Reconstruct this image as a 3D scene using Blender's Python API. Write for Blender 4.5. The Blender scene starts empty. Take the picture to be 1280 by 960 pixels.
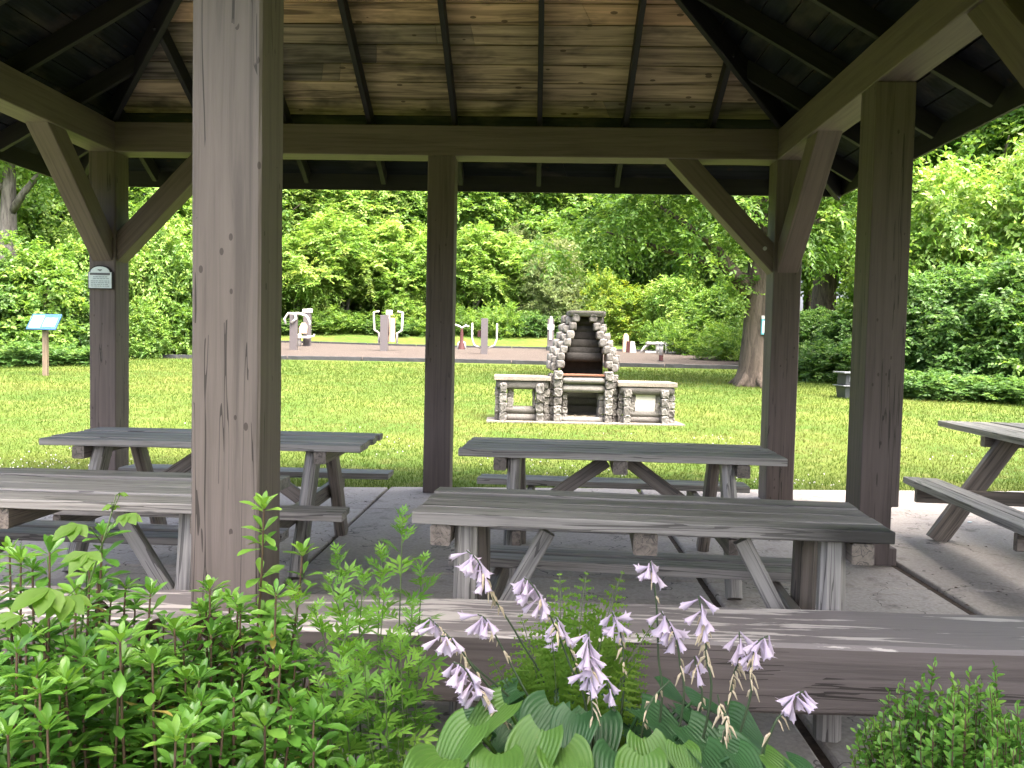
import bpy, math, random
import numpy as np
from mathutils import Vector, Matrix, Quaternion

# ------------------------------------------------------------------ camera, sky, sun, exposure
SC = bpy.context.scene
COL = SC.collection
CAM_H, PITCH, ROLL, YAW, FPX = 1.37, math.radians(-2.635), math.radians(1.183), math.radians(1.947), 1003.27
fw = Vector((-math.sin(YAW)*math.cos(PITCH), math.cos(YAW)*math.cos(PITCH), math.sin(PITCH)))
rt0 = Vector((math.cos(YAW), math.sin(YAW), 0)); up0 = rt0.cross(fw)
rt = rt0*math.cos(ROLL) + up0*math.sin(ROLL); up = -rt0*math.sin(ROLL) + up0*math.cos(ROLL)
camd = bpy.data.cameras.new('camera'); cam = bpy.data.objects.new('camera', camd); COL.objects.link(cam)
camd.sensor_width = 36; camd.lens = FPX/1280*36; camd.clip_start = 0.05; camd.clip_end = 2000
M = Matrix((rt, up, -fw)).transposed().to_4x4(); M.translation = (0, 0, CAM_H); cam.matrix_world = M
SC.camera = cam
SUN_EL, SUN_AZ = math.radians(66), math.radians(138)          # azimuth clockwise from +Y (the way the camera looks)
SDIR = Vector((math.sin(SUN_AZ)*math.cos(SUN_EL), math.cos(SUN_AZ)*math.cos(SUN_EL), math.sin(SUN_EL)))
W = bpy.data.worlds.new('World'); SC.world = W; W.use_nodes = True
wn = W.node_tree; bg = wn.nodes['Background']
sky = wn.nodes.new('ShaderNodeTexSky'); sky.sky_type = 'NISHITA'; sky.sun_disc = False
sky.sun_elevation = SUN_EL; sky.sun_rotation = SUN_AZ; sky.air_density = 0.45; sky.dust_density = 8.0; sky.ozone_density = 0.2
wn.links.new(sky.outputs['Color'], bg.inputs['Color']); bg.inputs['Strength'].default_value = 0.15
sl = bpy.data.lights.new('sun', 'SUN'); sl.energy = 0.7; sl.angle = math.radians(12); sl.color = (1.0, 0.95, 0.86)
so = bpy.data.objects.new('sun', sl); COL.objects.link(so); so.rotation_euler = SDIR.to_track_quat('Z', 'Y').to_euler(); so.location = (20, -15, 40)
SC.view_settings.view_transform = 'Standard'; SC.view_settings.look = 'None'; SC.view_settings.gamma = 1
SC.view_settings.use_curve_mapping = False; SC.view_settings.exposure = 3.35
SC.cycles.max_bounces = 8; SC.cycles.diffuse_bounces = 5; SC.cycles.glossy_bounces = 2; SC.cycles.transmission_bounces = 4
SC.cycles.caustics_reflective = False; SC.cycles.caustics_refractive = False; SC.cycles.use_denoising = True

RNG = np.random.default_rng(7); random.seed(7)
R = math.radians

# ------------------------------------------------------------------ terrain and pixel helpers
def terrain(x, y):
    y = np.asarray(y, float); x = np.asarray(x, float)
    t = np.clip((y - 9.0)/3.0, 0, 1)
    z = -0.05 + 0.04*np.where(y < 12, 1.5*t*t*1.0, (y - 10.5))
    z = z + 0.09*np.clip(y-42.5, 0, 25)
    z = z + 0.018*np.sin(x*0.45+1.0)*np.sin(y*0.33)*np.clip((y-10)/6, 0, 1)
    return z
def ray(px, py):
    return (fw + rt*((px-640)/FPX) - up*((py-480)/FPX))
def at(px, py, d):                       # the point d metres deep seen at a spot of the 1280x960 photograph
    return Vector((0, 0, CAM_H)) + ray(px, py)*d
def ground(px, py):                      # where that sight line meets the lawn
    r = ray(px, py); d = 3.0
    while d < 120:
        p = Vector((0, 0, CAM_H)) + r*d
        if p.z <= float(terrain(p.x, p.y)): break
        d += 0.05
    return Vector((p.x, p.y, float(terrain(p.x, p.y)))), d
def on_terrain(px, d):                   # ground point below a picture column at depth d
    p = at(px, 430, d); return Vector((p.x, p.y, float(terrain(p.x, p.y))))

# ------------------------------------------------------------------ material helpers
class NT:
    def __init__(s, name):
        s.m = bpy.data.materials.new(name); s.m.use_nodes = True; s.t = s.m.node_tree; s.n = s.t.nodes
        s.b = s.n['Principled BSDF']; s.out = s.n['Material Output']
    def node(s, ty, **kw):
        n = s.n.new(ty)
        for k, v in kw.items():
            if k.startswith('i_'): n.inputs[k[2:].replace('_', ' ')].default_value = v
            else: setattr(n, k, v)
        return n
    def link(s, a, b): s.t.links.new(a, b)
    def coords(s, scale=(1, 1, 1), rand=True):
        tc = s.node('ShaderNodeTexCoord'); mp = s.node('ShaderNodeMapping'); s.link(tc.outputs['Object'], mp.inputs['Vector'])
        mp.inputs['Scale'].default_value = scale
        if rand:
            oi = s.node('ShaderNodeObjectInfo'); mul = s.node('ShaderNodeMath', operation='MULTIPLY'); mul.inputs[1].default_value = 37.0
            s.link(oi.outputs['Random'], mul.inputs[0]); s.link(mul.outputs[0], mp.inputs['Location'])
        return mp.outputs['Vector']
    def noise(s, vec, scale, detail=4, rough=0.55, dist=0.0):
        n = s.node('ShaderNodeTexNoise'); n.inputs['Scale'].default_value = scale; n.inputs['Detail'].default_value = detail
        n.inputs['Roughness'].default_value = rough; n.inputs['Distortion'].default_value = dist
        s.link(vec, n.inputs['Vector']); return n.outputs['Fac']
    def ramp(s, fac, stops):
        r = s.node('ShaderNodeValToRGB'); e = r.color_ramp.elements
        while len(e) < len(stops): e.new(0.5)
        for el, (p, c) in zip(e, stops):
            el.position = p; el.color = (*c, 1) if len(c) == 3 else c
        s.link(fac, r.inputs['Fac']); return r.outputs['Color']
    def mix(s, fac, a, b, mode='MIX'):
        m = s.node('ShaderNodeMix', data_type='RGBA', blend_type=mode)
        for sock, v in ((m.inputs[0], fac), (m.inputs[6], a), (m.inputs[7], b)):
            if isinstance(v, (int, float)): sock.default_value = v
            elif isinstance(v, tuple): sock.default_value = (*v, 1)
            else: s.link(v, sock)
        return m.outputs[2]
    def math(s, op, a, b=None):
        m = s.node('ShaderNodeMath', operation=op)
        for i, v in enumerate((a, b)):
            if v is None: continue
            if isinstance(v, (int, float)): m.inputs[i].default_value = v
            else: s.link(v, m.inputs[i])
        return m.outputs[0]
    def bump(s, h, strength=0.3, dist=0.004, prev=None):
        b = s.node('ShaderNodeBump'); b.inputs['Strength'].default_value = strength; b.inputs['Distance'].default_value = dist
        s.link(h, b.inputs['Height'])
        if prev is not None: s.link(prev, b.inputs['Normal'])
        return b.outputs['Normal']
    def finish(s, col, rough=0.7, normal=None, spec=0.4):
        if isinstance(col, tuple): s.b.inputs['Base Color'].default_value = (*col, 1)
        else: s.link(col, s.b.inputs['Base Color'])
        if isinstance(rough, (int, float)): s.b.inputs['Roughness'].default_value = rough
        else: s.link(rough, s.b.inputs['Roughness'])
        s.b.inputs['Specular IOR Level'].default_value = spec
        if normal is not None: s.link(normal, s.b.inputs['Normal'])
        return s.m

def painted_timber(name, c0, c1, worn=None, worn_amt=0.62, rough=0.62, cracks=True):
    t = NT(name); g = t.coords((1.2, 30, 30)); f = t.coords((5, 90, 90)); v = t.coords((1, 1, 1))
    big = t.noise(v, 2.2, 3); grain = t.noise(g, 1.0, 6, 0.6, 0.6); fine = t.noise(f, 1.0, 5, 0.65, 0.3)
    col = t.mix(t.math('MULTIPLY', big, 1.0), c0, c1)
    col = t.mix(t.ramp(grain, [(0.3, (0.75,)*3), (0.62, (1.06,)*3)]), (0, 0, 0), col, 'MIX') if False else t.mix(1.0, col, t.ramp(grain, [(0.3, (0.66,)*3), (0.5, (0.96,)*3), (0.75, (1.16,)*3)]), 'MULTIPLY')
    h = t.math('ADD', t.math('MULTIPLY', grain, 0.7), t.math('MULTIPLY', fine, 0.45))
    if cracks:
        cr = t.noise(t.coords((0.33, 15, 15)), 1.0, 3, 0.5, 0.5)
        line = t.math('SUBTRACT', cr, 0.5); line = t.math('ABSOLUTE', line)
        gate = t.noise(t.coords((0.8, 3, 3)), 1.0, 2)
        lm = t.math('MULTIPLY', t.math('LESS_THAN', line, 0.0075), t.math('GREATER_THAN', gate, 0.49))
        col = t.mix(t.math('MULTIPLY', lm, 0.75), col, (0.02, 0.017, 0.014))
        dn = t.node('ShaderNodeTexVoronoi'); dn.inputs['Scale'].default_value = 1.0; t.link(t.coords((11, 20, 20)), dn.inputs['Vector'])
        spot = t.math('MULTIPLY', t.math('LESS_THAN', dn.outputs['Distance'], 0.15), t.math('GREATER_THAN', t.noise(t.coords((3, 6, 6)), 1.0, 2), 0.56))
        col = t.mix(t.math('MULTIPLY', spot, 0.65), col, (0.03, 0.022, 0.018))
        h = t.math('SUBTRACT', h, t.math('MULTIPLY', t.math('MAXIMUM', lm, spot), 0.9))
    if worn is not None:
        geo = t.node('ShaderNodeNewGeometry'); sx = t.node('ShaderNodeSeparateXYZ'); t.link(geo.outputs['True Normal'], sx.inputs[0])
        upm = t.math('GREATER_THAN', sx.outputs['Z'], 0.5)
        wz = t.noise(t.coords((1.7, 20, 20)), 1.0, 7, 0.65, 0.5); wb = t.noise(v, 1.3, 2)
        nz = t.math('ADD', wz, 0.0)
        wm = t.ramp(t.math('ADD', nz, t.math('MULTIPLY', wb, 0.28)), [(worn_amt+0.11, (0, 0, 0)), (worn_amt+0.14, (1, 1, 1))])
        col = t.mix(t.math('MULTIPLY', upm, 0.6), col, (0.27, 0.248, 0.238))
        col = t.mix(t.math('MULTIPLY', upm, wm), col, worn)
    return t.finish(col, rough, t.bump(h, 0.85, 0.004), 0.35)

def grey_wood(name, c0, c1, rough=0.52, dark=0.5, scorch=None):
    t = NT(name); g = t.coords((1.1, 42, 42)); f = t.coords((4, 150, 150)); v = t.coords((1, 1, 1))
    grain = t.noise(g, 1.0, 7, 0.62, 0.7); fine = t.noise(f, 1.0, 4, 0.6, 0.2); big = t.noise(v, 3.0, 4)
    col = t.mix(big, c0, c1)
    at_ = t.node('ShaderNodeAttribute', attribute_name='tint'); 
    col = t.mix(1.0, col, t.ramp(at_.outputs['Fac'], [(0, (0.10, 0.09, 0.08)), (0.12, (0.62, 0.605, 0.59)), (0.5, (1, 1, 1)), (1, (1.25, 1.22, 1.17))]), 'MULTIPLY')
    col = t.mix(1.0, col, t.ramp(grain, [(0.3, (dark*0.55,)*3), (0.48, (0.85,)*3), (0.7, (1.18,)*3)]), 'MULTIPLY')
    cr = t.math('ABSOLUTE', t.math('SUBTRACT', t.noise(t.coords((0.7, 22, 22)), 1.0, 2, 0.5, 0.6), 0.5))
    lm = t.math('LESS_THAN', cr, 0.012)
    col = t.mix(t.math('MULTIPLY', lm, 0.7), col, (0.03, 0.027, 0.024))
    st = t.ramp(t.noise(t.coords((2.2, 5, 5)), 1.0, 3), [(0.66, (0, 0, 0)), (0.76, (1, 1, 1))])
    col = t.mix(t.math('MULTIPLY', st, 0.45), col, (0.07, 0.055, 0.045))
    if scorch:
        vm = t.node('ShaderNodeVectorMath', operation='DISTANCE'); tc = t.coords((0.45, 1.5, 1.0), False); t.link(tc, vm.inputs[0]); vm.inputs[1].default_value = scorch
        sd = t.math('ADD', vm.outputs['Value'], t.math('MULTIPLY', grain, 0.10))
        col = t.mix(t.ramp(sd, [(0.13, (0.95,)*3), (0.27, (0, 0, 0))]), col, (0.012, 0.011, 0.010))
    h = t.math('SUBTRACT', t.math('ADD', grain, t.math('MULTIPLY', fine, 0.5)), t.math('MULTIPLY', lm, 0.8))
    return t.finish(col, rough, t.bump(h, 0.6, 0.004), 0.5)

def leaf_mat(name, stops, transl=0.35, rough=0.45, spec=0.35):
    t = NT(name); a = t.node('ShaderNodeAttribute', attribute_name='tint')
    col = t.ramp(a.outputs['Fac'], stops)
    t.finish(col, rough, None, spec)
    tr = t.node('ShaderNodeBsdfTranslucent'); 
    hs = t.node('ShaderNodeHueSaturation'); hs.inputs['Value'].default_value = 1.5; hs.inputs['Saturation'].default_value = 1.1; hs.inputs['Hue'].default_value = 0.49
    t.link(col, hs.inputs['Color']); t.link(hs.outputs[0], tr.inputs['Color'])
    mx = t.node('ShaderNodeMixShader'); mx.inputs[0].default_value = transl
    t.link(t.b.outputs[0], mx.inputs[1]); t.link(tr.outputs[0], mx.inputs[2]); t.link(mx.outputs[0], t.out.inputs['Surface'])
    return t.m

def plain(name, c, rough=0.6, metallic=0.0, var=0.25, scale=18, bumpy=0.15, spec=0.4):
    t = NT(name); n = t.noise(t.coords(), scale, 4)
    col = t.mix(1.0, c, t.ramp(n, [(0.3, (1-var,)*3), (0.7, (1+var*0.6,)*3)]), 'MULTIPLY')
    t.b.inputs['Metallic'].default_value = metallic
    return t.finish(col, rough, t.bump(n, bumpy, 0.003), spec)

def stone_mat(name, c0, c1, soot=None):
    t = NT(name); v = t.coords(); a = t.node('ShaderNodeAttribute', attribute_name='tint')
    n = t.noise(v, 9, 6, 0.65); f = t.noise(v, 60, 4, 0.7)
    col = t.mix(n, c0, c1)
    col = t.mix(1.0, col, t.ramp(a.outputs['Fac'], [(0, (0.68, 0.66, 0.64)), (0.5, (1, 0.99, 0.98)), (1, (1.22, 1.2, 1.16))]), 'MULTIPLY')
    col = t.mix(1.0, col, t.ramp(f, [(0.3, (0.68,)*3), (0.62, (1.1,)*3)]), 'MULTIPLY')
    return t.finish(col, 0.9, t.bump(t.math('ADD', n, t.math('MULTIPLY', f, 0.5)), 0.8, 0.02), 0.2)

MT = {}
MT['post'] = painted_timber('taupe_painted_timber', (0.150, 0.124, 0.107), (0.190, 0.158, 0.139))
MT['post_shaded'] = painted_timber('shaded_taupe_painted_timber', (0.098, 0.077, 0.069), (0.124, 0.100, 0.090))  # taupe paint darkened, the dimmer light on these posts put into its colour
MT['beam'] = painted_timber('brown_painted_timber', (0.118, 0.092, 0.081), (0.150, 0.119, 0.106), cracks=False)
MT['bench'] = painted_timber('worn_painted_timber', (0.128, 0.106, 0.098), (0.160, 0.136, 0.126), worn=(0.55, 0.51, 0.46), worn_amt=0.585)
MT['rafter'] = painted_timber('dark_stained_timber', (0.012, 0.012, 0.014), (0.022, 0.019, 0.019), cracks=False)
MT['wood'] = grey_wood('weathered_grey_wood', (0.255, 0.242, 0.222), (0.345, 0.33, 0.305))
MT['wood_scorched'] = grey_wood('scorched_grey_wood', (0.255, 0.242, 0.222), (0.345, 0.33, 0.305), scorch=(0.85*0.45, -0.28*1.5, 0.74))
MT['wood_brown'] = grey_wood('weathered_brown_wood', (0.165, 0.138, 0.112), (0.225, 0.195, 0.165))
def board_mat(name, c0, c1, c2):
    t = NT(name); g = t.coords((1.0, 20, 20), False); a = t.node('ShaderNodeAttribute', attribute_name='tint')
    grain = t.noise(g, 1.0, 6, 0.6, 0.8); blot = t.noise(t.coords((1.3, 3, 3), False), 1.4, 4)
    col = t.ramp(a.outputs['Fac'], [(0, c0), (0.5, c1), (1, c2)])
    col = t.mix(1.0, col, t.ramp(grain, [(0.34, (0.28,)*3), (0.5, (0.8,)*3), (0.66, (1.25,)*3)]), 'MULTIPLY')
    col = t.mix(t.ramp(blot, [(0.52, (0, 0, 0)), (0.70, (0.85,)*3)]), col, (0.055, 0.047, 0.04))
    kn = t.node('ShaderNodeTexVoronoi'); kn.inputs['Scale'].default_value = 1; t.link(t.coords((4.0, 8, 8), False), kn.inputs['Vector'])
    col = t.mix(t.math('MULTIPLY', t.math('LESS_THAN', kn.outputs['Distance'], 0.12), 0.7), col, (0.03, 0.018, 0.012))
    return t.finish(col, 0.8, t.bump(grain, 0.4, 0.003), 0.2)
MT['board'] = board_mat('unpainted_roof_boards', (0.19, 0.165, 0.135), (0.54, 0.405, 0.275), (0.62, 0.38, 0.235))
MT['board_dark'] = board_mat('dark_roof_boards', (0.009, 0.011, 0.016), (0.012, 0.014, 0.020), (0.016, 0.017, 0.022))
MT['shingle'] = plain('brown_shingles', (0.09, 0.075, 0.06), 0.9)
MT['stone'] = stone_mat('grey_fieldstone', (0.130, 0.127, 0.122), (0.205, 0.199, 0.19))
MT['soot'] = stone_mat('sooty_stone', (0.008, 0.008, 0.008), (0.045, 0.043, 0.041))
MT['cap'] = stone_mat('pale_concrete_cap', (0.145, 0.132, 0.115), (0.20, 0.182, 0.16))
MT['rust'] = plain('rusted_steel', (0.16, 0.075, 0.045), 0.8)
MT['white'] = plain('white_paint', (0.5, 0.49, 0.475), 0.5, var=0.08)
MT['panel'] = plain('stained_white_panel', (0.55, 0.53, 0.49), 0.5, var=0.3, scale=7)
MT['greypole'] = plain('grey_powder_coat', (0.095, 0.086, 0.089), 0.5, var=0.1)
MT['darkbox'] = plain('charcoal_steel', (0.028, 0.033, 0.038), 0.5, var=0.15)
MT['lid'] = plain('grey_steel', (0.12, 0.13, 0.145), 0.4, var=0.1)
MT['black'] = plain('black_timber', (0.03, 0.032, 0.035), 0.6)
MT['blue'] = plain('blue_board', (0.012, 0.060, 0.15), 0.5, var=0.1)
MT['teal'] = plain('teal_board', (0.10, 0.33, 0.40), 0.5, var=0.15)
MT['page'] = plain('printed_page', (0.17, 0.19, 0.20), 0.6, var=0.12)
MT['pale'] = plain('pale_print', (0.66, 0.76, 0.76), 0.4, var=0.12)
MT['ink'] = plain('dark_print', (0.10, 0.11, 0.12), 0.5, var=0.1)
MT['inkgrey'] = plain('grey_print', (0.30, 0.38, 0.40), 0.5, var=0.1)
MT['tan'] = plain('tan_pad', (0.55, 0.38, 0.27), 0.6)
MT['maroon'] = plain('maroon_plastic', (0.07, 0.025, 0.025), 0.5)
MT['red'] = plain('red_paint', (0.080, 0.030, 0.030), 0.5)
MT['pine'] = grey_wood('pale_post_wood', (0.19, 0.145, 0.10), (0.25, 0.195, 0.14))
MT['bolt'] = plain('galvanised_bolt', (0.45, 0.45, 0.46), 0.35, 0.9)
def bark(name, c0, c1):
    t = NT(name); n = t.noise(t.coords((9, 9, 1.6)), 1.0, 6, 0.65, 0.8); b = t.noise(t.coords(), 1.5, 3)
    col = t.mix(1.0, t.mix(b, c0, c1), t.ramp(n, [(0.32, (0.4,)*3), (0.6, (1.1,)*3)]), 'MULTIPLY')
    return t.finish(col, 0.92, t.bump(n, 1.0, 0.05), 0.2)
MT['bark'] = bark('brown_bark', (0.075, 0.06, 0.046), (0.11, 0.092, 0.074))
MT['bark_grey'] = bark('grey_bark', (0.12, 0.11, 0.098), (0.18, 0.168, 0.15))
MT['stem'] = plain('brown_stem', (0.12, 0.075, 0.045), 0.8)
MT['greenstem'] = plain('green_stem', (0.10, 0.15, 0.05), 0.6)
MT['scape'] = plain('dark_green_scape', (0.055, 0.085, 0.04), 0.55)
MT['dead'] = plain('withered_brown', (0.06, 0.035, 0.022), 0.9)
MT['dry'] = plain('dry_beige', (0.52, 0.44, 0.30), 0.8)

# ------------------------------------------------------------------ mesh helpers
def mesh_np(name, V, faces, mat, tint=None, smooth=False):
    """faces: list of int arrays (n,k); tint: per-vertex value"""
    V = np.asarray(V, np.float32); me = bpy.data.meshes.new(name)
    loops = np.concatenate([f.ravel() for f in faces]).astype(np.int32)
    sizes = np.concatenate([np.full(len(f), f.shape[1], np.int32) for f in faces])
    starts = np.concatenate([[0], np.cumsum(sizes)[:-1]]).astype(np.int32)
    me.vertices.add(len(V)); me.vertices.foreach_set('co', V.ravel())
    me.loops.add(len(loops)); me.loops.foreach_set('vertex_index', loops)
    me.polygons.add(len(sizes)); me.polygons.foreach_set('loop_start', starts); me.polygons.foreach_set('loop_total', sizes)
    if smooth: me.polygons.foreach_set('use_smooth', np.ones(len(sizes), bool))
    me.update(calc_edges=True); me.validate()
    if tint is not None:
        at_ = me.attributes.new('tint', 'FLOAT', 'POINT'); at_.data.foreach_set('value', np.asarray(tint, np.float32))
    me.materials.append(mat); return me

class MB:
    """collects polygons; each piece may carry a tint"""
    def __init__(s): s.V = []; s.F = []; s.T = []; s.n = 0
    def add(s, V, F, tint=0.5):
        V = [tuple(v) for v in V]; s.V += V; s.F += [tuple(i+s.n for i in f) for f in F]; s.T += [tint]*len(V); s.n += len(V)
    def box(s, lo, hi, tint=0.5, rot=None, jit=0.0):
        V = [(x, y, z) for x in (lo[0], hi[0]) for y in (lo[1], hi[1]) for z in (lo[2], hi[2])]
        if jit: V = [tuple(c + random.uniform(-jit, jit) for c in v) for v in V]
        if rot is not None: V = [tuple(rot @ Vector(v)) for v in V]
        s.add(V, [(0, 1, 3, 2), (4, 6, 7, 5), (0, 4, 5, 1), (2, 3, 7, 6), (0, 2, 6, 4), (1, 5, 7, 3)], tint)
    def prism(s, poly, y0, y1, axes='xzy', tint=0.5):
        """polygon in the first two axes, extruded along the third"""
        ix = ['xyz'.index(a) for a in axes]; V = []
        for e in (y0, y1):
            for (a, b) in poly:
                v = [0, 0, 0]; v[ix[0]] = a; v[ix[1]] = b; v[ix[2]] = e; V.append(tuple(v))
        n = len(poly)
        F = [tuple(range(n))[::-1], tuple(range(n, 2*n))] + [(i, (i+1) % n, n+(i+1) % n, n+i) for i in range(n)]
        s.add(V, F, tint)
    def tube(s, pts, rad, seg=8, tint=0.5, caps=True):
        pts = [Vector(p) for p in pts]; n = len(pts)
        if not hasattr(rad, '__len__'): rad = [rad]*n
        V = []; ref = None
        for i, p in enumerate(pts):
            d = (pts[min(i+1, n-1)] - pts[max(i-1, 0)]).normalized()
            if ref is None: ref = d.orthogonal().normalized()
            ref = (ref - d*ref.dot(d)); ref = ref.normalized() if ref.length > 1e-6 else d.orthogonal().normalized()
            b = d.cross(ref)
            for k in range(seg):
                a = 2*math.pi*k/seg; V.append(p + (ref*math.cos(a) + b*math.sin(a))*rad[i])
        F = [(i*seg+k, i*seg+(k+1) % seg, (i+1)*seg+(k+1) % seg, (i+1)*seg+k) for i in range(n-1) for k in range(seg)]
        if caps: F += [tuple(range(seg))[::-1], tuple(range((n-1)*seg, n*seg))]
        s.add(V, F, tint)
    def stone(s, c, size, tint=None, ax='y', rnd=0.32, jit=0.012):
        """a rounded, slightly irregular log-shaped stone with its long axis along ax"""
        sx, sy, sz = [q/2 for q in size]; r = rnd*min(q for q in size); N = 8
        long_ = {'x': 0, 'y': 1}[ax]; hl = (sx, sy)[long_]; hw = (sx, sy)[1-long_]
        V = []; ph = random.random()*0.3; wob = [1+random.uniform(-0.13, 0.13) for _ in range(12)]
        rings = [(-1, 0.55), (-1, 0.86), (-0.86, 1), (0.86, 1), (1, 0.86), (1, 0.55)]
        for (l, q) in rings:
            for k in range(12):
                a = 2*math.pi*k/12; ca, sa = math.cos(a), math.sin(a); pw = 0.42
                u = math.copysign(abs(ca)**pw, ca)*hw*q*wob[k]; w = math.copysign(abs(sa)**pw, sa)*sz*q*wob[(k+5) % 12]
                ll = l*hl + random.uniform(-jit, jit)
                V.append((c[0]+ll, c[1]+u, c[2]+w) if long_ == 0 else (c[0]+u, c[1]+ll, c[2]+w))
        F = [(i*12+k, i*12+(k+1) % 12, (i+1)*12+(k+1) % 12, (i+1)*12+k) for i in range(5) for k in range(12)]
        F += [tuple(range(12))[::-1], tuple(range(60, 72))]
        if long_ == 1: F = [tuple(reversed(f)) for f in F]
        s.add(V, F, random.random() if tint is None else tint)
    def build(s, name, mat, parent=None, smooth=False, bevel=0.0):
        me = bpy.data.meshes.new(name); me.from_pydata(s.V, [], s.F); me.update()
        a = me.attributes.new('tint', 'FLOAT', 'POINT'); a.data.foreach_set('value', np.array(s.T, np.float32))
        me.materials.append(mat)
        if smooth: me.polygons.foreach_set('use_smooth', np.ones(len(me.polygons), bool))
        o = bpy.data.objects.new(name, me); COL.objects.link(o)
        if parent is not None: o.parent = parent
        if bevel:
            md = o.modifiers.new('bevel', 'BEVEL'); md.width = bevel; md.segments = 2; md.limit_method = 'ANGLE'; md.angle_limit = R(35)
        return o

def link_mesh(name, me, parent=None):
    o = bpy.data.objects.new(name, me); COL.objects.link(o)
    if parent is not None: o.parent = parent
    return o
def tag(o, label=None, cat=None, group=None, kind=None):
    for k, v in (('label', label), ('category', cat), ('group', group), ('kind', kind)):
        if v: o[k] = v
    return o
def empty(name, loc, rz, label, cat, group=None):
    o = bpy.data.objects.new(name, None); COL.objects.link(o); o.location = loc; o.rotation_euler = (0, 0, rz); o.empty_display_size = 0.2
    return tag(o, label, cat, group)
def frame(p0, p1, upv=(0, 0, 1)):
    p0, p1 = Vector(p0), Vector(p1); x = (p1-p0).normalized(); u = Vector(upv); z = u - x*u.dot(x)
    if z.length < 1e-4: z = Vector((0, 1, 0)) - x*x.y
    z.normalize(); y = z.cross(x); m = Matrix((x, y, z)).transposed().to_4x4(); m.translation = p0; return m
def timber(name, p0, p1, w, h, mat, parent, upv=(0, 0, 1), ch=0.006, jit=0.0012, notch=None):
    """a sawn timber from p0 to p1, w across and h along upv; its own local X runs along the grain"""
    L = (Vector(p1)-Vector(p0)).length; n = max(2, int(L/0.18)); hw, hh = w/2, h/2
    cs = [(-hw+ch, -hh), (hw-ch, -hh), (hw, -hh+ch), (hw, hh-ch), (hw-ch, hh), (-hw+ch, hh), (-hw, hh-ch), (-hw, -hh+ch)]
    V = []
    for i in range(n+1):
        x = L*i/n; bow = 0.002*math.sin(3.1*i/n)
        for (a, b) in cs: V.append((x, a+random.uniform(-jit, jit)+bow, b+random.uniform(-jit, jit)))
    F = [(i*8+k, i*8+(k+1) % 8, (i+1)*8+(k+1) % 8, (i+1)*8+k) for i in range(n) for k in range(8)]
    F += [tuple(range(8))[::-1], tuple(range(n*8, n*8+8))]
    F = [tuple(reversed(f)) for f in F]
    me = bpy.data.meshes.new(name); me.from_pydata(V, [], [tuple(reversed(f)) for f in F]); me.update()
    a = me.attributes.new('tint', 'FLOAT', 'POINT'); a.data.foreach_set('value', np.full(len(V), random.uniform(0.25, 0.75), np.float32))
    me.materials.append(mat)
    o = bpy.data.objects.new(name, me); COL.objects.link(o); o.parent = parent; o.matrix_basis = frame(p0, p1, upv); return o

# ------------------------------------------------------------------ setting: lawn, soil, slab, court
def lawn_mat():
    t = NT('mown_lawn'); v = t.coords((1, 1, 1), False)
    a = t.noise(v, 0.35, 4, 0.6); b = t.noise(v, 2.5, 5, 0.6); c = t.noise(v, 26, 3, 0.7)
    col = t.mix(t.ramp(a, [(0.4, (0, 0, 0)), (0.6, (1, 1, 1))]), (0.050, 0.092, 0.013), (0.088, 0.118, 0.020))
    col = t.mix(t.ramp(b, [(0.5, (0, 0, 0)), (0.75, (0.75,)*3)]), col, (0.13, 0.128, 0.042))
    col = t.mix(1.0, col, t.ramp(c, [(0.3, (0.6,)*3), (0.65, (1.15,)*3)]), 'MULTIPLY')
    return t.finish(col, 0.9, t.bump(c, 0.8, 0.03), 0.15)
MT['lawn'] = lawn_mat()
def grid(name, x0, x1, y0, y1, nx, ny, zf, mat):
    xs = np.linspace(x0, x1, nx); ys = np.concatenate([np.linspace(y0, 60, ny-20), np.linspace(62, y1, 20)])
    X, Y = np.meshgrid(xs, ys); Z = zf(X, Y); V = np.stack([X, Y, Z], -1).reshape(-1, 3); ny = len(ys)
    i, j = np.meshgrid(np.arange(nx-1), np.arange(ny-1)); q = (j*nx+i).ravel()
    F = np.stack([q, q+1, q+nx+1, q+nx], -1)
    return link_mesh(name, mesh_np(name, V, [F], mat, None, True))
def lawn_z(X, Y):
    z = terrain(X, Y)
    inside = (X > -6.4) & (X < 9.4) & (Y > 1.6) & (Y < 7.3)      # the bed dug out for the slab
    return np.where(inside, z-0.12, z)
tag(grid('lawn', -160, 160, -30, 200, 641, 260, lawn_z, MT['lawn']), kind='structure')

def concrete():
    t = NT('weathered_concrete'); v = t.coords((1, 1, 1), False); a = t.node('ShaderNodeAttribute', attribute_name='tint')
    n = t.noise(v, 1.6, 5, 0.6); f = t.noise(v, 45, 4, 0.7); s = t.noise(v, 6, 4, 0.6)
    col = t.mix(n, (0.34, 0.31, 0.272), (0.46, 0.425, 0.38))
    col = t.mix(1.0, col, t.ramp(a.outputs['Fac'], [(0, (0.86,)*3), (1, (1.12,)*3)]), 'MULTIPLY')
    col = t.mix(1.0, col, t.ramp(f, [(0.3, (0.75,)*3), (0.65, (1.08,)*3)]), 'MULTIPLY')
    col = t.mix(t.ramp(s, [(0.56, (0, 0, 0)), (0.72, (0.62,)*3)]), col, (0.15, 0.132, 0.11))
    ck = t.math('ABSOLUTE', t.math('SUBTRACT', t.noise(v, 0.9, 5, 0.6, 0.4), 0.5)); col = t.mix(t.math('MULTIPLY', t.math('LESS_THAN', ck, 0.0022), 0.7), col, (0.05, 0.045, 0.04))
    return t.finish(col, 0.85, t.bump(t.math('ADD', f, t.math('MULTIPLY', s, 0.6)), 0.35, 0.006), 0.25)
MT['concrete'] = concrete()
MT['soil'] = plain('dark_soil', (0.075, 0.055, 0.04), 0.95, var=0.5, scale=30, bumpy=0.8)
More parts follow.
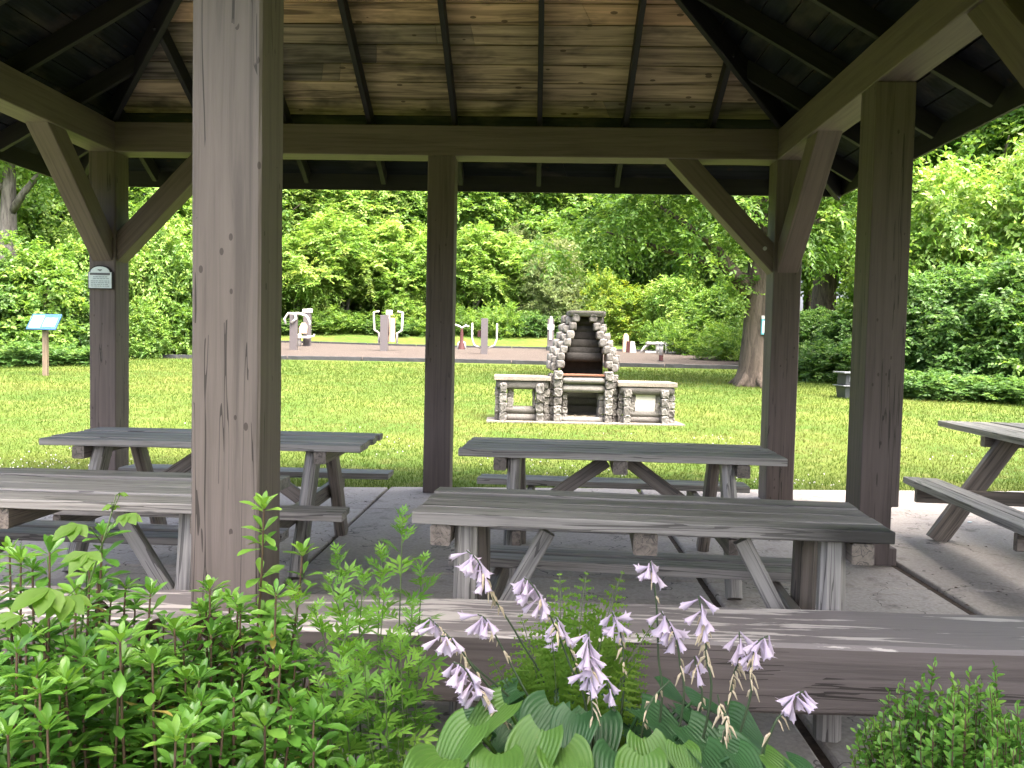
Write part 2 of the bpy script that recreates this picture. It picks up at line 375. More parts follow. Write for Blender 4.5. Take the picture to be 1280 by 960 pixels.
slab = MB(); xj = [(-6.2, 0), (-3.85, .012), (-1.42, .03), (1.0, .05), (2.36, .075), (4.8, .012), (7.2, .012), (9.2, 0)]
yj = [2.28, 3.3, 4.75, 6.6, None]
for i in range(len(xj)-1):
    for j in range(4):
        x0 = xj[i][0]+xj[i][1]/2; x1 = xj[i+1][0]-xj[i+1][1]/2
        ya = yj[j]+0.006 if j else yj[j]; e0 = (7.8+0.115*x0) if j == 3 else yj[j+1]-0.006; e1 = (7.8+0.115*x1) if j == 3 else yj[j+1]-0.006
        slab.prism([(x0, ya), (x1, ya), (x1, e1), (x0, e0)], -0.10, random.uniform(-0.004, 0.003), 'xyz', random.random())
tag(slab.build('concrete_slab', MT['concrete'], bevel=0.012), kind='structure')
jb = MB(); jb.prism([(-6.2, 2.3), (9.2, 2.3), (9.2, 8.8), (-6.2, 7.05)], -0.12, -0.028, 'xyz')
tag(jb.build('joint_soil', MT['soil']), kind='structure')
bed = MB(); bed.prism([(-6, -1.5), (6, -1.5), (6, 2.26), (-6, 2.26)], -0.4, -0.015, 'xyz')
tag(bed.build('garden_soil', MT['soil']), kind='structure')

# ------------------------------------------------------------------ gazebo
PS = 0.25; XL, XR = -4.087, 2.217; YB, YM, YF = 7.493, 5.360, 2.722; XC, XF = -0.935, -1.036; HB, BH = 3.10, 0.272
gz = empty('picnic_gazebo', (0, 0, 0), 0, 'open timber pavilion with hipped roof on brown painted posts over the picnic tables', 'pavilion')
def post(x, y, zb=0.0, mt='post_shaded', PS=PS):
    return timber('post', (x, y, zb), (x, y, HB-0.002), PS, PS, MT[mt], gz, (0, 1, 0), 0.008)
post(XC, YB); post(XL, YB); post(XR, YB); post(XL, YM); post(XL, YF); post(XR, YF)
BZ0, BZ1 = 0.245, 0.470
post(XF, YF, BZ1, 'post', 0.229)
# the right middle post is cut back on its outer face where a seat beam once sat
pm = MB(); h = PS/2
poly = [(0, -h), (0, h), (0.115, h), (0.115, h-0.045), (0.385, h-0.045), (0.385, h), (HB-0.002, h), (HB-0.002, -h)]
pm.prism(poly, -h, h, 'xzy'); o = pm.build('post', MT['post_shaded'], gz, bevel=0.007)
o.matrix_basis = Matrix(((0, 0, 1, XR), (0, -1, 0, YM), (1, 0, 0, 0), (0, 0, 0, 1)))
zb = HB+BH/2
timber('beam', (XL, YF-PS/2, zb), (XL, YB+PS/2, zb), PS-.004, BH, MT['beam'], gz)
timber('beam', (XR, YF-PS/2, zb), (XR, YB+PS/2, zb), PS-.004, BH, MT['beam'], gz)
timber('beam', (XL+PS/2, YB, zb), (XR-PS/2, YB, zb), PS-.004, BH, MT['beam'], gz)
timber('beam', (XL+PS/2, YF, zb), (XR-PS/2, YF, zb), PS-.004, BH, MT['beam'], gz)
def brace(x, y, dx, dy, a=0.92):
    s = 0.05; c = Vector((x, y, 0))
    p0 = c + Vector((dx*s, dy*s, HB-a-s+0.02)); p1 = c + Vector((dx*(a+0.14), dy*(a+0.14), HB+0.10))
    o = timber('knee_brace', p0, p1, 0.19, 0.19, MT['beam'], gz)
    return o
b_ = [brace(XL, YB, 1, 0), brace(XL, YB, 0, -1), brace(XR, YB, -1, 0), brace(XR, YB, 0, -1), brace(XR, YF, 0, 1, 1.33), brace(XR, YF, -1, 0), brace(XL, YF, 0, 1, 1.33), brace(XL, YF, 1, 0)]
bt = MB(); bt.tube([(0.22, 0, 0.093), (0.22, 0, 0.108)], 0.018, 10); 
o = bt.build('bolt', MT['bolt'], b_[2]); o.rotation_euler = (0, 0, 0); o.matrix_basis = Matrix.Rotation(R(-90), 4, 'X')
# seat beam between the front posts
bz = (BZ0+BZ1)/2
for (xa, xb) in ((XL+PS/2, XR-PS/2),):
    timber('bench_beam', (xa, 2.648, bz), (xb, 2.648, bz), 0.355, BZ1-BZ0, MT['bench'], gz, ch=0.012, jit=0.002)
# roof
T = 0.57; OV = 0.75; RH = 0.14; ca = 1/math.sqrt(1+T*T); ZD = HB+BH+RH/ca
ex0, ex1, ey0, ey1 = XL-OV, XR+OV, YF-OV, YB+OV; half = (ey1-ey0)/2; ze = ZD - T*OV
def slope(kind):
    """corner map of a slope: (along a, inset q) -> point on the deck underside"""
    if kind == 'rear': return (ex0, ex1, lambda a, q: Vector((a, ey1-q, ze+T*q)))
    if kind == 'front': return (ex0, ex1, lambda a, q: Vector((a, ey0+q, ze+T*q)))
    if kind == 'left': return (ey0, ey1, lambda a, q: Vector((ex0+q, a, ze+T*q)))
    return (ey0, ey1, lambda a, q: Vector((ex1-q, a, ze+T*q)))
for kind in ('rear', 'front', 'left', 'right'):
    a0, a1, fn = slope(kind); mb = MB(); sf = MB(); nrow = 18; n = (fn(a0, 0)-fn(a1, 0)).cross(fn(a0, 1)-fn(a0, 0)).normalized()
    if n.z < 0: n = -n
    for r in range(nrow):
        q0 = half*r/nrow; q1 = half*(r+1)/nrow - 0.011*ca
        s0, s1 = a0+q0, a1-q0; t0, t1 = a0+q1, a1-q1
        cuts = [0] + sorted(random.uniform(0.1, 0.9) for _ in range(2)) + [1]
        rt_ = (r+.5)/nrow*half
        for c0, c1 in zip(cuts[:-1], cuts[1:]):
            ea = 0.0015
            P = [fn(s0+(s1-s0)*c0+ea, q0), fn(s0+(s1-s0)*c1-ea, q0), fn(t0+(t1-t0)*c1-ea, q1), fn(t0+(t1-t0)*c0+ea, q1)]
            lift = random.uniform(0, 0.003)
            V = [p+n*lift for p in P] + [p+n*0.022 for p in P]
            tn = random.random() if rt_ > OV+0.75 else random.uniform(0, .42)
            (sf if rt_ < OV else mb).add(V, [(0, 1, 2, 3), (7, 6, 5, 4), (0, 4, 5, 1), (1, 5, 6, 2), (2, 6, 7, 3), (3, 7, 4, 0)], tn)
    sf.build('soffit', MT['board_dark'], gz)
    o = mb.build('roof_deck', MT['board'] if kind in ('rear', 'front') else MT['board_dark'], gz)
    if kind in ('left', 'right'):                      # grain along the boards: turn local axes
        rz = Matrix.Rotation(R(90), 4, 'Z'); o.data.transform(rz.inverted()); o.matrix_basis = rz
    if kind == 'rear': o['label'] = 'bare brown roof boards'
    # rafters
    sp = 0.785; ph = -0.05 if kind in ('rear', 'front') else YM+0.02
    k0 = math.ceil((a0+0.1-ph)/sp); k1 = math.floor((a1-0.1-ph)/sp)
    for k in range(k0, k1+1):
        a = ph+sp*k; q = min(a-a0, a1-a, half)-0.03
        if q < 0.15: continue
        p0 = fn(a, 0.01) - n*(RH/2+0.001); p1 = fn(a, q) - n*(RH/2+0.001)
        timber('rafter', p0, p1, 0.045, RH, MT['rafter'], gz, n, 0.003)
ra, rb = Vector((ex0+half, (ey0+ey1)/2, ze+T*half)), Vector((ex1-half, (ey0+ey1)/2, ze+T*half))
for (c, e) in (((ex0, ey0), ra), ((ex0, ey1), ra), ((ex1, ey0), rb), ((ex1, ey1), rb)):
    dz = Vector((0, 0, -0.115)); timber('hip_rafter', Vector((*c, ze))+dz, e+dz, 0.05, 0.19, MT['rafter'], gz)
timber('ridge_beam', ra+Vector((0, 0, -0.12)), rb+Vector((0, 0, -0.12)), 0.045, 0.2, MT['rafter'], gz)
sh = MB(); up_ = Vector((0, 0, 0.045)); E4 = [Vector((ex0-.03, ey0-.03, ze-.017)), Vector((ex1+.03, ey0-.03, ze-.017)), Vector((ex1+.03, ey1+.03, ze-.017)), Vector((ex0-.03, ey1+.03, ze-.017))]
sh.add([p+up_ for p in E4]+[ra+up_, rb+up_], [(0, 1, 5, 4), (1, 2, 5), (2, 3, 4, 5), (3, 0, 4)])
sh.build('shingle_covering', MT['shingle'], gz)
fz = ze-0.075
for (p, q) in (((ex0-.02, ey1+.012), (ex1+.02, ey1+.012)), ((ex0-.02, ey0-.012), (ex1+.02, ey0-.012)), ((ex0-.012, ey0), (ex0-.012, ey1)), ((ex1+.012, ey0), (ex1+.012, ey1))):
    timber('fascia', (*p, fz), (*q, fz), 0.022, 0.17, MT['rafter'], gz, ch=0.002)

# plaque on the rear left post
pl = empty('post_plaque', (XL-0.005, YB-PS/2, 1.83), 0, 'white arch topped plaque with grey lettering screwed to the brown rear left post', 'plaque')
def arch(w, hgt, rise):
    pts = [(-w/2, 0), (w/2, 0), (w/2, hgt)] + [(w*0.42*math.cos(a), hgt+rise*math.sin(a)) for a in np.linspace(0, math.pi, 13)] + [(-w/2, hgt)]
    return pts
m = MB(); m.prism(arch(0.235, 0.16, 0.06), -0.022, 0.001, 'xzy'); m.build('backing_board', MT['rafter'], pl)
m = MB(); m.prism([(x, z+0.008) for x, z in arch(0.215, 0.148, 0.052)], -0.027, -0.0225, 'xzy'); m.build('plate', MT['pale'], pl)
m = MB(); m.box((-0.095, -0.0295, 0.128), (0.095, -0.0275, 0.148)); m.box((-0.02, -0.0295, 0.172), (0.02, -0.0275, 0.180)); m.box((-0.01, -0.0295, 0.164), (0.01, -0.0275, 0.170)); m.build('header_band', MT['ink'], pl)
m = MB()
for i, z in enumerate((0.108, 0.092, 0.070, 0.054, 0.038, 0.022)):
    x = -0.085+0.02*(i < 2); 
    while x < 0.08-0.02*(i < 2):
        w = random.uniform(0.012, 0.03); m.box((x, -0.0292, z), (min(x+w, 0.088), -0.0275, z+0.0075)); x += w+0.006
m.build('lettering', MT['inkgrey'], pl)

# ------------------------------------------------------------------ picnic tables
def plank_set(L, ya, yb, n, z0, th, jit=0.002, gap=0.020, stagger=0.008):
    m = MB(); w = (yb-ya)/n
    for i in range(n):
        y0 = ya+i*w+gap/2; y1 = ya+(i+1)*w-gap/2; e0 = random.uniform(-stagger, stagger); e1 = random.uniform(-stagger, stagger); dz = random.uniform(-0.006, 0.005)
        nx = 9; V = []
        for k in range(nx):
            x = -L/2+e0+(L+e1-e0)*k/(nx-1)
            for (y, z) in ((y0, z0), (y1, z0), (y1, z0+th+dz), (y0, z0+th+dz)):
                V.append((x, y+random.uniform(-jit, jit)*0.5, z+random.uniform(-jit, jit)))
        F = [(k*4+j, k*4+4+j, k*4+4+(j+1) % 4, k*4+(j+1) % 4) for k in range(nx-1) for j in range(4)] + [(0, 1, 2, 3), (nx*4-1, nx*4-2, nx*4-3, nx*4-4)]
        m.add(V, [tuple(reversed(f)) for f in F], random.uniform(.15, 1))
        if i: m.box((-L/2+.03, y0-gap+.0015, z0+.012), (L/2-.03, y0-.0015, z0+th-.007), 0.0)
    return m
def picnic_table(label, loc, rz, L=1.9, W=0.71, H=0.76, seatH=0.44, soff=0.70, sw=0.26, spread=0.56, topa=0.20, over=0.32, legw=0.125, legt=0.075, planks=6, th=0.042, sides=(-1, 1), btx=0.07, bbz=0.31, topmat='wood', seatL=None, shift=0.0, seatshift=0.0, round_legs=True):
    t = empty('picnic_table', loc, rz, label, 'picnic table', 'weathered wooden picnic tables')
    o = plank_set(L, -W/2, W/2, planks, H-th, th).build('tabletop', MT[topmat], t, bevel=0.004); o.location.x = shift
    seatL = seatL or L
    for s in sides:
        o = plank_set(seatL, s*soff-sw/2, s*soff+sw/2, 2, seatH-0.042, 0.042).build('seat', MT['wood'], t, bevel=0.004); o.location.x = seatshift
    xe = L/2-over
    for e in (-1, 1):
        x = e*xe
        for s in (-1, 1):
            p0 = Vector((x, s*spread, 0.0)); p1 = Vector((x, s*topa, H-th-0.001))
            d = (p1-p0).normalized(); lg = timber('leg', p0, p1, legt, legw, MT['wood'] if s < 0 else MT['wood_brown'], t, (0, 1, 0), 0.02 if round_legs else 0.006, 0.003)
        timber('cross_beam', (x-e*(legt/2+0.024), -soff-sw*0.42 if -1 in sides else -spread, seatH-0.043-0.055), (x-e*(legt/2+0.024), soff+sw*0.42, seatH-0.043-0.055), 0.045, 0.10, MT['wood_brown'], t)
        timber('bearer', (x+e*(legt/2+0.04), -W/2+0.02, H-th-0.04), (x+e*(legt/2+0.04), W/2-0.02, H-th-0.04), 0.075, 0.075, MT['wood_brown'], t)
        timber('brace', (x-e*0.06, 0.0 if btx < .1 else -.1, bbz), (e*btx, 0.0 if btx < .1 else -.1, H-th-0.045), 0.042, 0.085 if btx < .1 else 0.06, MT['wood_brown' if btx < .1 else 'wood'], t)
    timber('centre_batten', (0, -W/2+0.03, H-th-0.042), (0, W/2-0.03, H-th-0.042), 0.085, 0.08, MT['wood_brown'], t)
    return t
picnic_table('grey picnic table standing between the middle post and the right rear post', (0.499, 5.011, 0), R(-2.522))
picnic_table('nearest grey picnic table, scorched at its right corner, behind the flowering hosta', (0.41, 3.10, 0), R(-4.1), L=1.70, W=0.56, soff=0.46, sw=0.25, spread=0.205, topa=0.17, over=0.19, legw=0.085, legt=0.085, planks=4, seatL=1.66, topmat='wood_scorched', sides=(1,), btx=.36, bbz=.22)
picnic_table('grey picnic table standing behind the big post, in front of the plaque post', (-2.052, 5.111, 0), R(0.6), L=1.96, W=0.75)
picnic_table('near grey picnic table behind the leafy azaleas, its right end hidden by the big post', (-2.05, 3.28, 0), R(-1.0), L=1.86, seatL=1.6, W=0.68, soff=0.55, spread=0.30, topa=0.2, over=0.22, legw=0.085, legt=0.085, planks=4, sides=(1,), btx=.36, bbz=.22)
picnic_table('grey picnic table with long overhanging top at the right edge of the slab', (3.56, 5.18, 0), R(85.5), L=2.45, W=0.70, H=0.825, soff=0.72, sw=0.27, spread=0.66, topa=0.16, over=0.45, legw=0.14, legt=0.06, seatL=1.9, shift=0.42, seatshift=0.0, round_legs=False, planks=5)

# ------------------------------------------------------------------ stone fireplace
fb, d0 = ground(731, 528); PX = FPX/d0
fp = empty('stone_fireplace', fb, YAW+R(1), 'big grey stone barbecue fireplace with stepped chimney and two side counters on the lawn', 'fireplace')
def U(cx): return (600+cx/4.923-731)/PX
def Z(cy): return (527.5-(370+cy/4.923))/PX
m = MB(); m.box((-1.72, -0.28, -0.12), (1.70, 1.0, 0.02), 0.8); m.build('base_slab', MT['cap'], fp, bevel=0.01)
def logends(name, x0, x1, z0, z1, n, yc, ln, mat='stone'):
    m = MB(); h_ = (z1-z0)/n
    for i in range(n):
        m.stone(((x0+x1)/2+random.uniform(-.008, .008), yc+random.uniform(-.02, .02), z0+h_*(i+0.5)), (x1-x0, ln, h_*1.02), ax='y')
    m.box((x0+.025, yc-ln/2+.04, z0), (x1-.025, yc+ln/2-.04, z1), 0.15)
    return m.build(name, MT[mat], fp)
def logrow(name, x0, x1, z0, z1, n, yc, dp, mat='stone', splits=1):
    m = MB(); h_ = (z1-z0)/n
    for i in range(n):
        cuts = [x0] + [x0+(x1-x0)*(k+random.uniform(-.2, .2))/splits for k in range(1, splits)] + [x1]
        for a, b in zip(cuts[:-1], cuts[1:]): m.stone(((a+b)/2, yc, z0+h_*(i+0.5)), (b-a, dp, h_*1.04), ax='x', rnd=0.3)
    return m.build(name, MT[mat], fp, True)
# front pillars (log ends) and the columns behind them
logends('front_pillar', U(447), U(499), 0.0, Z(460), 6, -0.02, 0.34); logends('front_pillar', U(758), U(806), 0.0, Z(460), 6, -0.02, 0.34)
logends('side_column', U(420), U(450), 0.0, Z(480), 6, 0.25, 0.5); logends('side_column', U(803), U(842), 0.0, Z(480), 7, 0.25, 0.5)
m1 = MB(); m2 = MB(); m3 = MB()
steps = [(420, 465, 510, 770, 810), (375, 470, 512, 772, 812), (330, 487, 530, 750, 793), (285, 508, 550, 730, 773), (238, 527, 570, 713, 753), (185, 543, 585, 692, 733), (132, 557, 603, 667, 712)]
for i, (cy, a, b, c, d) in enumerate(steps):
    for (p, q, s, mm) in ((a, b, -1, m1), (c, d, 1, m2)):
        yb_ = 0.05+0.03*i
        mm.stone(((U(p)+U(q))/2, yb_+0.15, Z(cy)), (U(q)-U(p)+.01, 0.42, 0.142), ax='y')
        off = s*0.095; mm.stone(((U(p)+U(q))/2+off, yb_+0.28, Z(cy)-0.05), (0.13, 0.5, 0.142), ax='y')
        mm.stone(((U(p)+U(q))/2+off*1.6, yb_+0.42, Z(cy)-0.02), (0.12, 0.45, 0.15), ax='y')
m1.build('chimney_side', MT['stone'], fp, True); m2.build('chimney_side', MT['stone'], fp, True)
m = MB()
for i, cy in enumerate((385, 345, 300, 255, 210, 165)):
    m.stone((U(641), 0.36+0.02*i, Z(cy-8)), (0.66-0.055*i, 0.2, 0.165), ax='x', tint=random.random())
m.build('chimney_back', MT['soot'], fp, True)
m = MB(); m.stone((U(640), 0.40, Z(150)), (0.36, 0.2, 0.12), ax='x'); m.build('throat_stone', MT['soot'], fp, True)
m = MB(); m.stone((U(650), 0.42, Z(105)), (U(765)-U(537), 0.55, 0.115), ax='x'); m.build('chimney_cap', MT['stone'], fp, True)
m = MB(); m.box((U(510), 0.50, Z(490)), (U(770), 0.85, Z(60)-0.15)); m.build('flue_wall', MT['soot'], fp)
logrow('lintel', U(495), U(762), Z(592), Z(540), 1, 0.03, 0.28); logrow('mantel', U(493), U(764), Z(538), Z(490), 1, 0.02, 0.32)
m = MB(); m.box((U(500), -0.14, Z(489)), (U(760), 0.35, Z(489)+0.025)); m.build('grill_shelf', MT['rust'], fp)
logends('firebox_jamb', U(500), U(533), 0.02, Z(595), 4, 0.12, 0.3); logends('firebox_jamb', U(725), U(758), 0.02, Z(595), 4, 0.12, 0.3)
logrow('firebox_back', U(505), U(755), 0.0, Z(590), 4, 0.60, 0.14)
m = MB(); m.box((U(505), 0.08, 0.0), (U(755), 0.55, 0.05)); m.build('hearth', MT['cap'], fp)
logrow('sill', U(495), U(762), 0.01, Z(742), 1, 0.0, 0.2)
m = MB()
for i in range(60):
    c = Vector((random.uniform(U(540), U(720)), random.uniform(0.12, 0.45), 0.055+random.random()*0.04)); dv = Vector((random.uniform(-1, 1), random.uniform(-.6, .6), random.uniform(-.15, .3)))*random.uniform(.03, .1)
    m.tube([c-dv, c+dv], random.uniform(.006, .016), 5, random.random())
m.build('charred_sticks', MT['dry'], fp)
for (x0, x1, pa, pb, top0, top1, s) in ((90, 420, (116, 162), (337, 385), 497, 523, -1), (842, 1190, (871, 916), (1101, 1148), 520, 547, 1)):
    w = empty('side_counter', (0, 0, 0), 0, None, None); w.parent = fp; par = fp; keep = fp
    def wpart(o): o.parent = w; return o
    lo, hi = min(x0, x1), max(x0, x1); zt = Z(top1); 
    mm = MB(); mm.box((U(lo)-.02, -0.17, zt), (U(hi)+.02, 0.62, Z(top0)), 0.9, jit=0.004); wpart(mm.build('countertop', MT['cap'], fp, bevel=0.008))
    zl = Z(575 if s < 0 else 597)
    wpart(logrow('rail', U(lo)+.02, U(hi)-.02, zl, zt-0.005, 1, -0.04, 0.22))
    for (a, b) in (pa, pb): wpart(logends('counter_pillar', U(a), U(b), 0.0, zl+0.10, 4, -0.10, 0.22))
    for (a, b) in ((lo, pa[0]), (pb[1], hi)): wpart(logends('corner_column', U(a), U(b)+.01, 0.0, zl+0.01, 4, 0.1, 0.4))
    if s < 0:
        ox0, ox1, oz = 203, 318, Z(680)
    else:
        ox0, ox1, oz = 950, 1068, Z(693)
    wpart(logends('jamb', U(pa[1]), U(ox0), oz-.02, zl+0.005, 2, 0.02, 0.22)); wpart(logends('jamb', U(ox1), U(pb[0]), oz-.02, zl+0.005, 2, 0.02, 0.22))
    wpart(logrow('rail', U(pa[1])-.02, U(pb[0])+.02, 0.02, oz-0.005, 2, 0.0, 0.2))
    if s > 0:
        mm = MB(); mm.box((U(ox0)-.01, -0.075, oz-.01), (U(ox1)+.01, -0.045, zl+.01)); wpart(mm.build('door_panel', MT['panel'], fp)); 
        mm = MB(); mm.box((U(ox0)-.014, -0.07, oz-.025), (U(ox1)+.014, -0.03, zl+.012)); wpart(mm.build('door_frame', MT['ink'], fp))
    for yy in (0.52,):
        wpart(logends('rear_column', U(lo), U(lo)+.14, 0, zt-.005, 4, yy, 0.18)); wpart(logends('rear_column', U(hi)-.14, U(hi), 0, zt-.005, 4, yy, 0.18))

dbr = MB()
for i in range(260):
    x = random.uniform(-5, 5); y = random.uniform(2.5, 7.6); r_ = random.uniform(.006, .02); q = Matrix.Rotation(random.uniform(0, 6.28), 3, 'Z') @ Matrix.Rotation(random.uniform(-.4, .4), 3, 'X')
    V = [Vector((x, y, .006)) + q @ Vector(v)*r_ for v in ((-1, 0, 0), (0, -.45, .15), (1, 0, 0), (0, .45, .15))]; dbr.add(V, [(0, 1, 2), (0, 2, 3)])
tag(dbr.build('leaf_litter', MT['dead']), 'tiny withered leaf scraps scattered over the concrete', None, None, 'stuff')

# ------------------------------------------------------------------ gravel exercise court
def gravel():
    t = NT('pink_gravel'); v = t.coords((1, 1, 1), False); f = t.noise(v, 22, 5, 0.75); b = t.noise(v, 0.8, 3)
    col = t.mix(b, (0.064, 0.054, 0.047), (0.085, 0.072, 0.064)); col = t.mix(1.0, col, t.ramp(f, [(0.3, (0.6,)*3), (0.65, (1.15,)*3)]), 'MULTIPLY')
    return t.finish(col, 0.95, t.bump(f, 0.8, 0.03), 0.1)
MT['gravel'] = gravel()
cf = [ground(150, 447.5)[0], ground(360, 449.5)[0], ground(640, 455)[0], ground(930, 462)[0]]
cr = [on_terrain(975, 33), on_terrain(905, 39.5), on_terrain(860, 42), on_terrain(700, 42.5), on_terrain(520, 43), on_terrain(340, 43.5), on_terrain(140, 44)]
ring = [Vector((p.x, p.y, 0)) for p in cf+cr]
import bmesh
bm = bmesh.new(); bvs = [bm.verts.new((p.x, p.y, 0)) for p in ring]; bm.faces.new(bvs); bmesh.ops.triangulate(bm, faces=bm.faces[:])
for _ in range(4): bmesh.ops.subdivide_edges(bm, edges=[e for e in bm.edges if e.calc_length() > 1.5], cuts=1, use_grid_fill=False); bmesh.ops.triangulate(bm, faces=bm.faces[:])
for v in bm.verts: v.co.z = float(terrain(v.co.x, v.co.y))+0.05
bmesh.ops.recalc_face_normals(bm, faces=bm.faces[:])
me = bpy.data.meshes.new('gravel_court'); bm.to_mesh(me); bm.free(); me.materials.append(MT['gravel'])
if me.polygons[0].normal.z < 0: me.flip_normals()
tag(link_mesh('gravel_court', me), kind='structure')
be = empty('court_edging', (0, 0, 0), 0, 'low black timber edging round the pinkish gravel exercise court', 'edging')
for p, q in zip(ring, ring[1:]+ring[:1]):
    n = max(1, int((q-p).length/2.4))
    for i in range(n):
        a = p.lerp(q, i/n); b = p.lerp(q, (i+0.985)/n); hh = 0.17
        a.z = float(terrain(a.x, a.y))+0.06; b.z = float(terrain(b.x, b.y))+0.06
        timber('edging_timber', a, b, 0.12, hh, MT['black'], be, ch=0.01, jit=0.006)

CR = Vector((math.cos(YAW), math.sin(YAW), 0))
def station(px, py, label, cat):
    g, d = ground(px, py)
    if d > 41: d = 41; g = on_terrain(px, d)
    g.z += 0.03
    t = empty('exercise_station', g, YAW, label, cat, 'exercise stations on the gravel court'); return t, d/FPX
def pedestal(t, s, x, w, h, top=None, y=0):
    m = MB(); m.box((x*s-w*s/2, y-0.12, -0.05), (x*s+w*s/2, y+0.12, h*s)); m.build('pedestal', MT['greypole'], t, bevel=0.01)
    if top:
        m = MB(); m.prism([(x*s-w*s*.62, h*s+0.001), (x*s+w*s*.62, h*s+0.001), (x*s+w*s*.62, h*s+top*s), (x*s-w*s*.62, h*s+top*s*.8)], y-0.15, y+0.15, 'xzy'); m.build('instruction_plate', MT['white'], t)
def pipe(t, s, pts, name='handle', mat='white', r=0.035, y=0):
    m = MB(); m.tube([(a*s, y+c, b*s) for (a, b, c) in pts], r, 6); return m.build(name, MT[mat], t, True)
t, s = station(367, 439, 'grey pedestal exercise machine with curved white overhead arms, leftmost on the gravel', 'exercise machine')
pedestal(t, s, 0, 9, 45)
pipe(t, s, [(-10, 33, 0), (-12, 39, 0), (-7, 46, 0), (8, 46, 0), (16, 43, 0), (20, 36, 0), (19, 30, 0)], r=0.06); pipe(t, s, [(-2, 34, -.16), (4, 40, -.16), (2, 46, -.16)], 'bracket', r=0.06)
t, s = station(382, 432, 'seated exercise machine with tan backrest and grey sign post behind the curved arm machine', 'exercise machine')
pedestal(t, s, 2, 9, 42, 5); m = MB(); m.prism([(-6*s, 16*s), (3*s, 16*s), (4*s, 24*s), (1*s, 29*s), (-3*s, 29*s), (-6*s, 23*s)], -0.35, -0.25, 'xzy'); m.build('backrest', MT['tan'], t)
m = MB(); m.box((-9*s, -0.7, 10*s), (8*s, -0.2, 12.5*s)); m.build('seat', MT['white'], t); pipe(t, s, [(-5, 0, -.45), (-5, 15, -.45)], 'seat_post', r=0.1); pipe(t, s, [(5, 12, -.45), (13, 12.5, -.45), (13.5, 15, -.45)], r=0.05)
t, s = station(480, 440, 'grey pedestal machine with two bent white push handles and small white sign', 'exercise machine')
pedestal(t, s, 0, 9.5, 45); m = MB(); m.box((1*s, 0.2, 46*s), (9*s, 0.26, 52*s)); m.build('instruction_plate', MT['white'], t)
pipe(t, s, [(5, 20, .23), (5, 46, .23)], 'plate_post', 'greypole', 0.06)
for e, x in ((-1, -9), (1, 16)):
    pipe(t, s, [(x-e*1, 10, .3), (x-e*1, 23, .3), (x+e*5, 27, .3), (x+e*5.5, 49, .3), (x-e*1, 50, .3)], r=0.055)
m = MB(); m.tube([(8*s, .3, 12*s), (8*s, .3, 42*s)], 0.16, 8); m.build('drum', MT['tan'], t)
t, s = station(577, 433, 'slim red and white balance exerciser beside the middle post', 'exercise machine')
m = MB(); m.tube([(0, 0, -.02), (0, 0, 12*s), (0, 0, 26*s)], [0.18, 0.10, 0.06], 8); m.build('mast', MT['red'], t)
pipe(t, s, [(-9, 31, 0), (-3, 29, 0), (0, 27, 0), (5, 30, 0), (9, 29, 0)], r=0.05); pipe(t, s, [(-5, 0, 0), (-4, 8, 0), (0, 12, 0), (4, 8, 0), (5, 0, 0)], 'foot_hoop', r=0.05)
t, s = station(605, 444, 'tall grey pedestal with thin white U shaped bars on both sides', 'exercise machine')
pedestal(t, s, 0, 8.5, 45)
for e in (-1, 1): pipe(t, s, [(e*15.5, 39, .1), (e*15.5, 20, .1), (e*13, 12, .1), (e*5, 8, .1)], r=0.04)
m = MB(); m.tube([(-5.5*s, .18, 22*s), (-5.5*s, .18, 30*s)], 0.12, 8); m.build('drum', MT['maroon'], t)
t, s = station(688, 433, 'dark grey pedestal with white plate on its face beside the fireplace chimney', 'exercise machine')
pedestal(t, s, 0, 8, 40); m = MB(); m.box((-4*s, -.16, 26*s), (4*s, -.125, 33*s)); m.box((-1.6*s, -.16, 14*s), (1.6*s, -.125, 26*s)); m.box((-1.5*s, -.15, 33*s), (1.5*s, -.12, 43*s)); m.build('plate', MT['white'], t)
m = MB(); m.box((-5*s, -.3, -.02), (5*s, .2, 6*s)); m.build('foot_plate', MT['darkbox'], t, bevel=0.03)
t, s = station(783, 437, 'brown round topped pedestal with white seat board just right of the chimney', 'exercise machine')
m = MB(); m.prism([(-4*s, 0), (3*s, 0), (3.5*s, 17*s)]+[(3.5*s*math.cos(a), (17+7*math.sin(a))*s) for a in np.linspace(.2, 2.94, 9)]+[(-3.5*s, 17*s)], .1, .4, 'xzy'); m.build('backrest', MT['tan'], t, bevel=0.02)
m = MB(); m.prism([(4*s, 0), (12*s, 0), (9.5*s, 14*s), (4.5*s, 14*s)], -.2, -.1, 'xzy'); m.build('seat_board', MT['white'], t); m = MB(); m.tube([(1*s, -.3, 0), (1.5*s, -.3, 14*s)], .1, 8); m.build('post', MT['maroon'], t)
t, s = station(827, 440, 'pair of low white curved sit up benches on the right of the gravel', 'exercise bench')
for (x0, x1) in ((-26, -2), (2, 26)):
    e = 1 if x0 > 0 else -1; far = x1 if e > 0 else x0; near = x0 if e > 0 else x1
    pipe(t, s, [(far, 0, 0), (far*.82, 7, 0), (far*.55, 12, 0), (near*1.2, 13, 0)], 'frame_bar', r=0.07)
    m = MB(); m.prism([(near*2*s, 11*s), (far*.75*s, 11*s), (far*.75*s, 14*s), (near*2*s, 14*s)], -.35, .15, 'xzy'); m.build('bench_board', MT['white'], t, bevel=0.02)
    pipe(t, s, [(near*3, 0, -.2), (near*3, 12, -.2)], 'support', r=0.09); pipe(t, s, [(near*2, 1, -.2), (far*.8, 1, -.2)], 'foot_bar', r=0.07)
m = MB(); m.prism([(16*s, 10*s), (21*s, 10*s), (29*s, 0), (19*s, 0)], -.5, -.42, 'xzy'); m.build('slant_board', MT['white'], t)
t, s = station(826, 453, 'short white bollard with dark brown foot standing in front of the white benches', 'bollard')
